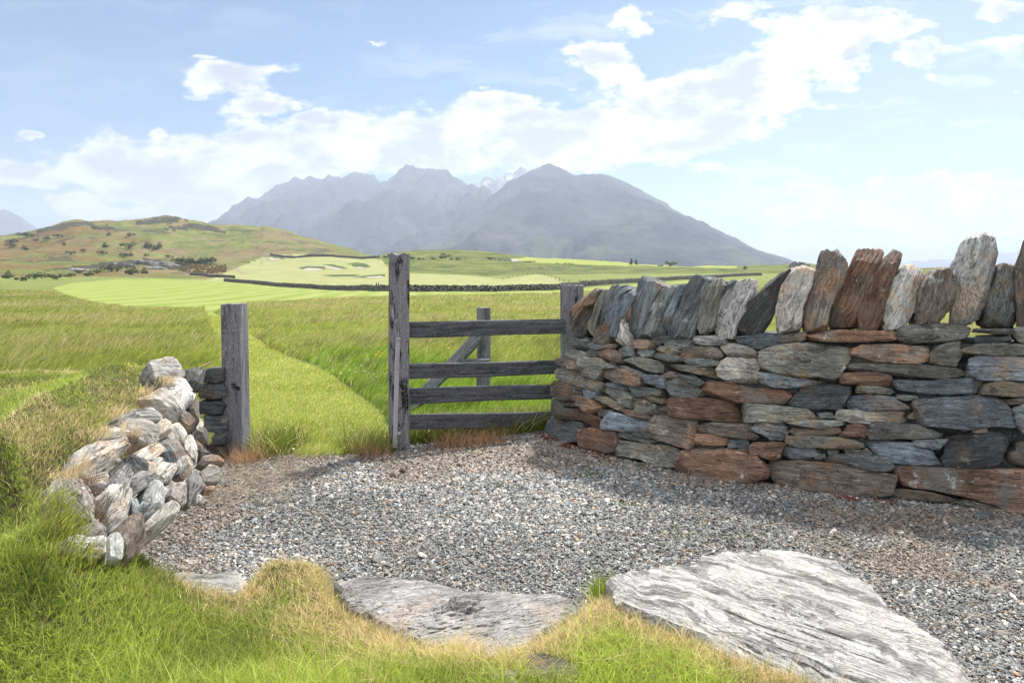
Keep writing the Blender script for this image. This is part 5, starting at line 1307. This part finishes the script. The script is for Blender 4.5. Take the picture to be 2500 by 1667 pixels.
# red moss at the foot of the wall, lichens
cs = np.array([wall_pt(a, b)[:2]+np.array([0, -.05]) for a, b in [(1318,1063),(1330,1070),(1345,1078),(1385,1092),(1395,1094),(1470,1112),(1480,1116),(1440,1112),(1765,1178),(1775,1178),(1735,1176),(1845,1186),(2060,1208),(2380,1240),(2150,1215)]])
X, Y = tuft_points(cs, 5200, .075); n = len(X)
blades('red_moss', np.stack([X, Y, np.full(n, .0)], 1), rng.uniform(.006, .022, n), rng.uniform(.004, .008, n), rng.uniform(-3.1, 3.1, n), rng.uniform(.2, 1.5, n), np.array([.24, .055, .02])*rng.uniform(.5, 1.4, (n, 1)), GRASS, label='rusty red moss at the foot of the stone wall')

cs = np.array([e2w(1384, 1352, .05), e2w(1396, 1372, .05), e2w(1372, 1370, .05)])
X, Y = tuft_points(cs, 420, .035); n = len(X)
blades('grass_tuft', np.stack([X, Y, ground_z(X, Y)], 1), rng.uniform(.04, .15, n), rng.uniform(.002, .0045, n), rng.uniform(-3, 3, n), rng.uniform(.1, .6, n), GREEN*rng.uniform(.7, 1.4, (n, 1)), GRASS, label='tall green grass tuft between the purplish rock and white slab')
cs = np.array([e2w(1035, 1505, .08), e2w(1060, 1500, .08)])
X, Y = tuft_points(cs, 260, .03); n = len(X)
blades('grass_tuft', np.stack([X, Y, ground_z(X, Y)], 1), rng.uniform(.05, .12, n), rng.uniform(.0012, .002, n), rng.uniform(.2, 1.4, n), rng.uniform(.5, 1.3, n), STRAW*1.15*rng.uniform(.8, 1.2, (n, 1)), GRASS, label='pale feathery straw tuft at the purplish rock')
def face_tuft(pts, n, r, h0, h1, wd, az0, az1, l0, l1, colr, label, name='grass_tuft'):
    q_ = [parse('%d,%d' % p_, 'ZL')[0] for p_ in pts]
    c = np.array([unp(a, b, min(bank_depth(a, b), 5.3)-.04) for a, b in q_]); k = rng.integers(0, len(c), n)
    P_ = c[k]+rng.normal(0, r, (n, 3))*np.array([1, 1, .45])
    blades(name, P_, rng.uniform(h0, h1, n), rng.uniform(wd*.7, wd*1.5, n), rng.uniform(az0, az1, n), rng.uniform(l0, l1, n), colr*rng.uniform(.6, 1.25, (n, 1)), GRASS, label=label)
face_tuft([(70, 1060), (90, 1120), (140, 1200), (190, 1240), (200, 1300), (140, 1300), (100, 1230), (70, 1150), (130, 1400), (280, 1440)], 1100, .03, .025, .065, .0024, -1.0, .9, .3, 1.3, YG*.85, 'long grass spilling over the large round bank boulder')
face_tuft([(240, 860), (200, 890), (120, 905), (280, 800), (430, 610), (420, 590), (530, 480), (520, 460), (740, 330), (720, 310), (880, 250), (860, 230), (560, 560), (640, 600)], 1100, .022, .018, .045, .0022, -1.3, .9, .3, 1.3, STRAW*.85, 'dry grass tucked over the tops of the bank boulders')
face_tuft([(330, 930), (380, 1010), (400, 1100), (430, 1180), (470, 1210), (630, 650), (640, 700), (620, 740), (340, 960)], 420, .015, .03, .07, .0015, -1.8, .2, .8, 2.2, np.array([.22, .14, .10]), 'brown dead roots hanging between the bank boulders', 'dead_roots')
# weeds in the gravel
cs = np.array([e2w(*p, 0) for p in [(1345,1088),(1440,1160),(1165,1120),(1700,1240),(1560,1225),(450,1160),(1355,1095),(1090,1040),(820,1075)]])
X, Y = tuft_points(cs, 380, .09); n = len(X)
blades('gravel_weeds', np.stack([X, Y, np.full(n, .004)], 1), rng.uniform(.01, .035, n), rng.uniform(.003, .006, n), rng.uniform(-3, 3, n), rng.uniform(.3, 1.4, n), GREEN*rng.uniform(.4, 1.1, (n, 1)), GRASS, label='sparse low weeds in the gravel')
# thin wire round the short post
c0 = unp(583, 806, 5.20)
V, q = tube_arrays([(c0[0]-.022+a, c0[1]+b, c0[2]+dz) for a, b, dz in [(-.084, .08, -.01), (-.084, -.076, -.004), (.0, -.078, .0), (.082, -.076, .008), (.11, -.085, .012)]], .0016, 4)
keep_world(mesh_obj('wire', V, q, METAL), groot)
# dry stalks lying over gravel near the right wall
def stalks(name, cx, cy, sx, sy, n, ln, label):
    Vs, Qs, Cs, b = [], [], [], 0
    for i in range(n):
        x = rng.normal(cx, sx); y = rng.normal(cy, sy); a = rng.uniform(0, math.pi); L = rng.uniform(.4, 1)*ln; cv = rng.normal(0, .35)
        pts = [(x+math.cos(a+cv*s)*L*s, y+math.sin(a+cv*s)*L*s, .012+.03*math.sin(math.pi*s)*rng.random()+.006) for s in (0, .25, .5, .75, 1)]
        V, q = tube_arrays(pts, .0013, 3); Vs.append(V); Qs.append(q+b); b += len(V); Cs.append(np.tile(np.array([.50, .43, .35])*rng.uniform(.5, 1.4), (len(V), 1)))
    o = mesh_obj(name, np.concatenate(Vs), np.concatenate(Qs), GRASS, None, True, {'col': np.concatenate(Cs)}); tag(o, label, None, None, 'stuff')
stalks('dry_stalks', 2.35, 3.80, .55, .10, 170, .18, 'tangled dry stalks lying on gravel by the right wall')
stalks('dry_stalks', -1.7, 4.55, .22, .30, 900, .16, 'dry stalks scattered on gravel below the short post')
stalks('dry_stalks', 2.0, 2.9, .6, .5, 110, .16, 'loose dry stalks on the gravel right of the white slab')

# ------------------------------------------------------------------ gravel
def pebble_protos(k=10):
    a = (1+5**.5)/2
    v = np.array([(-1,a,0),(1,a,0),(-1,-a,0),(1,-a,0),(0,-1,a),(0,1,a),(0,-1,-a),(0,1,-a),(a,0,-1),(a,0,1),(-a,0,-1),(-a,0,1)], float); v /= np.linalg.norm(v[0])
    f = np.array([(0,11,5),(0,5,1),(0,1,7),(0,7,10),(0,10,11),(1,5,9),(5,11,4),(11,10,2),(10,7,6),(7,1,8),(3,9,4),(3,4,2),(3,2,6),(3,6,8),(3,8,9),(4,9,5),(2,4,11),(6,2,10),(8,6,7),(9,8,1)])
    out = []
    for i in range(k):
        p = v*(1+rng.uniform(-.28, .28, (12, 1))); p = p*np.array([1, rng.uniform(.5, .9), rng.uniform(.25, .5)]); out.append(p)
    return out, f
protos, pf = pebble_protos()
X, Y = sample(520000, 2.1, 6.3, 1.8, .84)
sd = poly_sd(LAWN, X, Y); gg = poly_sd(GRAVEL, X, Y)+rng.normal(0, .05, len(X))
wd_ = np.interp(1250+F*X/Y, WPX, WD)
ok = (sd < .02) & (gg > 0) & ((Y < wd_+.05) | (1250+F*X/Y < 1320))
for bp in bare[:3]: ok &= poly_sd(bp, X, Y) < -.005
X, Y = X[ok][:150000], Y[ok][:150000]; n = len(X)
Z = ground_z(X, Y)
size = rng.lognormal(math.log(.0056), .40, n)*np.clip(Y/3.2, .9, 1.45)
pi = rng.integers(0, len(protos), n); az = rng.uniform(0, 2*math.pi, n); tl = rng.normal(0, .25, n); tl2 = rng.normal(0, .25, n)
PV = np.array(protos)[pi]*size[:, None, None]
ca, sa = np.cos(az)[:, None], np.sin(az)[:, None]
x_, y_, z_ = PV[..., 0], PV[..., 1], PV[..., 2]
z2 = z_+x_*tl[:, None]+y_*tl2[:, None]
V = np.stack([X[:, None]+x_*ca-y_*sa, Y[:, None]+x_*sa+y_*ca, Z[:, None]+z2+(size*.22+rng.random(n)*.006)[:, None]], 2).reshape(-1, 3)
Fp = (pf[None]+(np.arange(n)*12)[:, None, None]).reshape(-1, 3)
kind_ = rng.random(n)
base = np.where((kind_ < .42)[:, None], np.array([.18, .185, .185]), np.where((kind_ < .70)[:, None], np.array([.10, .108, .115]), np.where((kind_ < .90)[:, None], np.array([.31, .30, .28]), np.where((kind_ < .955)[:, None], np.array([.27, .19, .13]), np.array([.50, .49, .46])))))
br = rng.uniform(.7, 1.3, (n, 1)); dirt = sstep(.15, .95, fbm(X*1.5, Y*1.5, 3, 4)+.7*sstep(4.3, 5.4, Y)+.5*sstep(-1.2, -1.9, X))[:, None]
col = (base*br*(1-dirt*.42)+np.array([.17, .11, .07])*dirt*.42)*(1+.22*fbm(X*.8, Y*1.3, 11, 3))[:, None]
M_PEB, t = newmat('slate_pebble')
at = t.n('ShaderNodeAttribute'); at.attribute_name = 'col'
nz = t.noise(t.n('ShaderNodeNewGeometry').outputs['Position'], 260, 4, .65)
finish(t, principled(t, t.mix(.6, at.outputs['Color'], t.ramp(nz, [(.3, (.6, .6, .6)), (.7, (1.35, 1.35, 1.35))]), 'MULTIPLY'), .7, .3, nz, .4, .002))
o = mesh_obj('gravel', V, Fp, M_PEB, None, False, {'col': np.repeat(col, 12, 0)}); tag(o, 'loose slate gravel covering the yard', None, None, 'stuff')

# ------------------------------------------------------------------ shrubs and trees far off
def shrub_mesh(seed, tall=False):
    r_ = np.random.default_rng(seed); n = 620
    # leaf clumps scattered through several lobes
    lob = r_.normal(0, 1, (7, 3))*np.array([.42, .42, .16])+np.array([0, 0, .42]); lr = r_.uniform(.22, .42, 7)
    if tall: lob = np.stack([r_.normal(0, .10, 9), r_.normal(0, .10, 9), np.linspace(.2, 1.5, 9)], 1); lr = np.linspace(.42, .12, 9)
    k = r_.integers(0, len(lob), n); d = r_.normal(0, 1, (n, 3)); d /= np.linalg.norm(d, axis=1)[:, None]
    c = lob[k]+d*lr[k][:, None]*r_.uniform(.55, 1.1, (n, 1)); c[:, 2] = np.maximum(c[:, 2], .02)
    a = r_.normal(0, 1, (n, 3)); a /= np.linalg.norm(a, axis=1)[:, None]; b = np.cross(a, d); b /= np.linalg.norm(b, axis=1)[:, None]+1e-6
    s = r_.uniform(.05, .11, (n, 1))
    V = np.stack([c-a*s, c+b*s*.7, c+a*s, c-b*s*.7], 1).reshape(-1, 3)
    q = np.arange(n*4).reshape(n, 4)
    col = np.repeat(np.array([.05, .07, .022])*r_.uniform(.5, 1.8, (n, 1))+np.array([.02, .01, 0])*r_.random((n, 1)), 4, 0)
    return V, q, col
def trunk_arrays(seed, hgt):
    r_ = np.random.default_rng(seed); V, Q, b = [], [], 0
    for k in range(4):
        a = r_.uniform(0, 6.28); v, q = tube_arrays([(0, 0, -.1), (math.cos(a)*.05, math.sin(a)*.05, hgt*.3), (math.cos(a)*.18, math.sin(a)*.18, hgt*.65)], [.05, .035, .015], 5); V.append(v); Q.append(q+b); b += len(v)
    return np.concatenate(V), np.concatenate(Q)
M_BARK = plain('bark', (.09, .07, .05))
PR = []
for s in range(4):
    V, q, c = shrub_mesh(60+s, s == 3)
    me_o = mesh_obj('crown', V, q, LEAF, None, False, {'col': c}); tv_, tq = trunk_arrays(s, 1.2 if s == 3 else .6)
    tr = mesh_obj('trunk', tv_, tq, M_BARK)
    PR.append((me_o, tr))
used = set()
def put_shrub(px, py, wpx, var, name, label, cat, group, hs=1.0):
    p = hit(px, py); s = wpx/F*p.y/1.3*1.25
    r = empty(name, p, random.uniform(0, 6.28)); r.scale = (s, s, s*hs); tag(r, label, cat, group)
    for src in PR[var]:
        if var not in used: o = src
        else: o = src.copy(); COL.objects.link(o)
        o.parent = r
    used.add(var)
ORD = 'first second third fourth fifth sixth seventh eighth ninth tenth eleventh twelfth thirteenth fourteenth fifteenth sixteenth seventeenth eighteenth nineteenth twentieth twenty-first twenty-second twenty-third last'.split()
def rank(lst, i): return ORD[sorted(range(len(lst)), key=lambda j: (lst[j][0], lst[j][1])).index(i)]
H1 = [(30,605,14),(34,594,15),(63,610,13),(65,580,18),(173,621,12),(250,606,14),(250,621,12),(315,607,20),(352,607,16),(368,604,12),(382,610,14),(394,606,16),(320,577,12),(300,628,14),(315,626,10),(358,625,8),(408,629,10),(120,585,12),(140,580,12),(88,590,10),(160,600,10),(205,615,10),(230,560,10),(270,575,10)]
for i, (a, b, w_) in enumerate(H1):
    put_shrub(a, b, w_, i % 3, 'shrub', rank(H1, i)+' from the left of the small dark shrubs dotted over the russet hillside', 'shrub', 'small shrubs dotted over the hillside', .75)
H2 = [(435,642,15),(452,645,22),(485,643,16),(500,645,20),(515,644,22),(470,643,12)]
for i, (a, b, w_) in enumerate(H2):
    put_shrub(a, b, w_, i % 3, 'shrub', rank(H2, i)+' from the left in the row of dark bushes above the golden tussocks', 'shrub', 'row of dark bushes above the tussock patch', .8)
H3 = [(272,664,22),(288,657,15),(318,670,24),(85,682,20),(140,682,18),(12,680,20),(50,687,16),(175,677,14),(215,674,16),(240,668,14),(110,678,14),(345,668,16),(195,668,12)]
for i, (a, b, w_) in enumerate(H3):
    put_shrub(a, b, w_, i % 3, 'shrub', rank(H3, i)+' from the left of the scrubby bushes at the hill foot by the mown strip', 'shrub', 'scrub at the foot of the hill', .8)
H4 = [(1003,632,7,0),(1008,634,7,1),(1022,634,6,2),(1032,634,5,0),(1057,634,7,1),(1073,632,7,2),(1080,632,8,0),(1083,624,7,1),(1090,630,8,2),(1097,628,7,0),(1104,635,6,1),(1112,635,6,2),(1120,635,6,0),(1195,634,9,1),(1207,635,4,2),(1220,636,5,0),(938,630,7,1),(946,628,8,2)]
for i, (a, b, w_, v_) in enumerate(H4):
    put_shrub(a, b, w_, v_, 'shrub', rank(H4, i)+' from the left of the tiny shrubs along the green ridge past the tall post', 'shrub', 'shrubs on the green ridge', .9)
H5 = [(1284,641,6),(1290,641,6),(1297,641,6),(1304,641,6),(1360,645,5),(1380,645,5),(1388,645,5),(1398,646,5)]
for i, (a, b, w_) in enumerate(H5):
    put_shrub(a, b, w_, i % 3, 'shrub', rank(H5, i)+' from the left of the tiny bushes lined along the bright far pasture', 'shrub', 'line of bushes by the far pasture', .6)
put_shrub(1541, 646, 11, 3, 'conifer_tree', 'left dark conifer of the skyline pair above the coping stones', 'tree', None, .85)
put_shrub(1553, 646, 10, 3, 'conifer_tree', 'right smaller dark conifer of the skyline pair', 'tree', None, .8)
put_shrub(1635, 650, 17, 1, 'shrub', 'round dark bush alone on the skyline right of the conifer pair', 'shrub', None, .8)
put_shrub(1613, 651, 7, 0, 'shrub', 'tiny bush left of the round skyline bush', 'shrub', None, .7)
put_shrub(1815, 657, 6, 2, 'shrub', 'left of two thin bushes behind the coping stones', 'shrub', None, 1.2)
put_shrub(1822, 657, 5, 0, 'shrub', 'right of two thin bushes behind the coping stones', 'shrub', None, 1.2)
# tussock patch
pts = []
for k in range(150):
    a = rng.uniform(440, 552); b = 648+rng.random()*20+(552-a)*.0
    if b > 652+(a-440)*.15+10: continue
    pts.append(hit(a, b))
Vs, Qs, Cs, bb = [], [], [], 0
for p_ in pts:
    n = 60; a = rng.uniform(0, 6.28, n); r = rng.uniform(.2, 1.0, n); c = np.array([p_.x, p_.y, p_.z])
    tip = c+np.stack([np.cos(a)*r, np.sin(a)*r, 1.3-.6*r], 1)*rng.uniform(.6, 1.1); sx = np.stack([-np.sin(a), np.cos(a), np.zeros(n)], 1)*.12
    V = np.stack([np.tile(c, (n, 1))-sx, np.tile(c, (n, 1))+sx, tip+sx*.6, tip-sx*.6], 1).reshape(-1, 3); Vs.append(V); Qs.append(np.arange(n*4).reshape(n, 4)+bb); bb += n*4
    Cs.append(np.repeat(np.array([.26, .20, .08])*rng.uniform(.5, 1.2, (n, 1)), 4, 0))
tag(mesh_obj('tussocks', np.concatenate(Vs), np.concatenate(Qs), LEAF, None, False, {'col': np.concatenate(Cs)}), 'patch of golden tussocks left of the fairway', None, None, 'stuff')
# rock outcrops at the hill foot and the rocky knoll on the right
def outcrop(a, b, wpx, hpx, mk, seed, label):
    p = hit(a, b); sx = wpx/F*p.y/2; sz = hpx/F*p.y
    th = np.linspace(0, 2*math.pi, 14)[:-1]; r_ = np.random.default_rng(seed)
    P3 = np.array([(p.x+math.cos(t_)*sx*r_.uniform(.75, 1.1), p.y+math.sin(t_)*sx*.5, p.z) for t_ in th])
    V, f3, f4, fol, _ = stone_arrays(P3, np.array([.1, 0, 1.]), np.array([1, .2, 0]), sz, 1.0, seed, NTH=48, facets=9)
    V[:, 2] += fbm(V[:, 0]*.5, V[:, 1]*.5, 2, 4)*sz*.35
    o = mesh_obj('rock_outcrop', V, [f3, f4], ROCK[mk], None, True, {'v_fol': fol*.05}, 40); tag(o, label, 'rock outcrop')
outcrop(350, 645, 60, 7, 'D', 301, 'dark rock outcrop at hill foot nearest the tussock patch')
outcrop(395, 650, 90, 9, 'D', 302, 'long grey outcrop directly left of the golden tussocks')
outcrop(300, 650, 70, 6, 'D', 303, 'low dark outcrop at hill foot left of the others')
outcrop(190, 662, 60, 5, 'V', 304, 'brownish outcrop among scrub at the far left')
outcrop(380, 658, 50, 6, 'G', 305, 'small grey outcrop lowest on the hill foot')
outcrop(1955, 652, 60, 10, 'D', 306, 'rocky knoll on the skyline behind the upright coping stones')
# meadow flowers
M_FLW = plain('white_petal', (.85, .85, .80), .7); M_FLY = plain('yellow_petal', (.80, .55, .03), .7)
def flower(px, py, hgt, mat, r, name, label, group):
    p = hit(px, py); V, Q, b = [], [], 0
    rt = empty(name, p); tag(rt, label, 'flower', group)
    v, q = tube_arrays([(0, 0, 0), (.004, .002, hgt*.5), (.01, 0, hgt)], [.0015, .0013, .001], 4)
    mesh_obj('stem', v, q, M_STEM, rt)
    k = 22; d = rng.normal(0, 1, (k, 3)); d /= np.linalg.norm(d, axis=1)[:, None]; d[:, 2] = np.abs(d[:, 2])
    c = np.array([.01, 0, hgt]); a = np.cross(d, [0, 0, 1.]); a /= np.linalg.norm(a, axis=1)[:, None]+1e-6
    V = np.stack([np.tile(c, (k, 1)), c+d*r+a*r*.3, c+d*r*1.2, c+d*r-a*r*.3], 1).reshape(-1, 3)
    mesh_obj('petals', V, np.arange(k*4).reshape(k, 4), mat, rt, False)
M_STEM = plain('flower_stem', (.10, .18, .03))
H6 = [(690,1070),(705,1090),(722,1098),(712,1112),(693,1060),(830,925),(842,905),(852,918),(866,922),(880,905),(888,920),(862,900),(916,935),(912,930),(935,925),(646,838)]
for i, (a, b) in enumerate(H6):
    flower(a, b+6, .10 if b < 950 else .05, M_FLW, .011, 'clover_flower', rank(H6, i)+' from the left of the white clover flowers in the gateway grass', 'white clover flowers')
for i, (a, b) in enumerate([(916,872),(922,865),(926,878),(931,868),(1094,852)]):
    flower(a, b+60, .34, M_FLY, .016, 'yellow_flower', ORD[i]+' from the left of the yellow flowers just left of the tall post' if a < 1000 else 'small yellow flower seen between the top rails', 'yellow meadow flowers' if a < 1000 else None)

# ------------------------------------------------------------------ haze
import bmesh
bm = bmesh.new(); bmesh.ops.create_cube(bm, size=1)
me = bpy.data.meshes.new('haze'); bm.to_mesh(me); bm.free()
hz = bpy.data.objects.new('haze', me); COL.objects.link(hz); hz.scale = (20000, 10400, 1010); hz.location = (0, 5100, 505-55)
mh = bpy.data.materials.new('haze_air'); mh.use_nodes = True; nt = mh.node_tree; nt.nodes.clear()
pv = nt.nodes.new('ShaderNodeVolumePrincipled'); pv.inputs['Color'].default_value = (.68, .79, 1.0, 1); pv.inputs['Density'].default_value = .00016; pv.inputs['Anisotropy'].default_value = .25
ov = nt.nodes.new('ShaderNodeOutputMaterial'); nt.links.new(pv.outputs[0], ov.inputs['Volume'])
me.materials.append(mh); tag(hz, 'thin pale haze in front of the mountains', None, None, 'stuff')
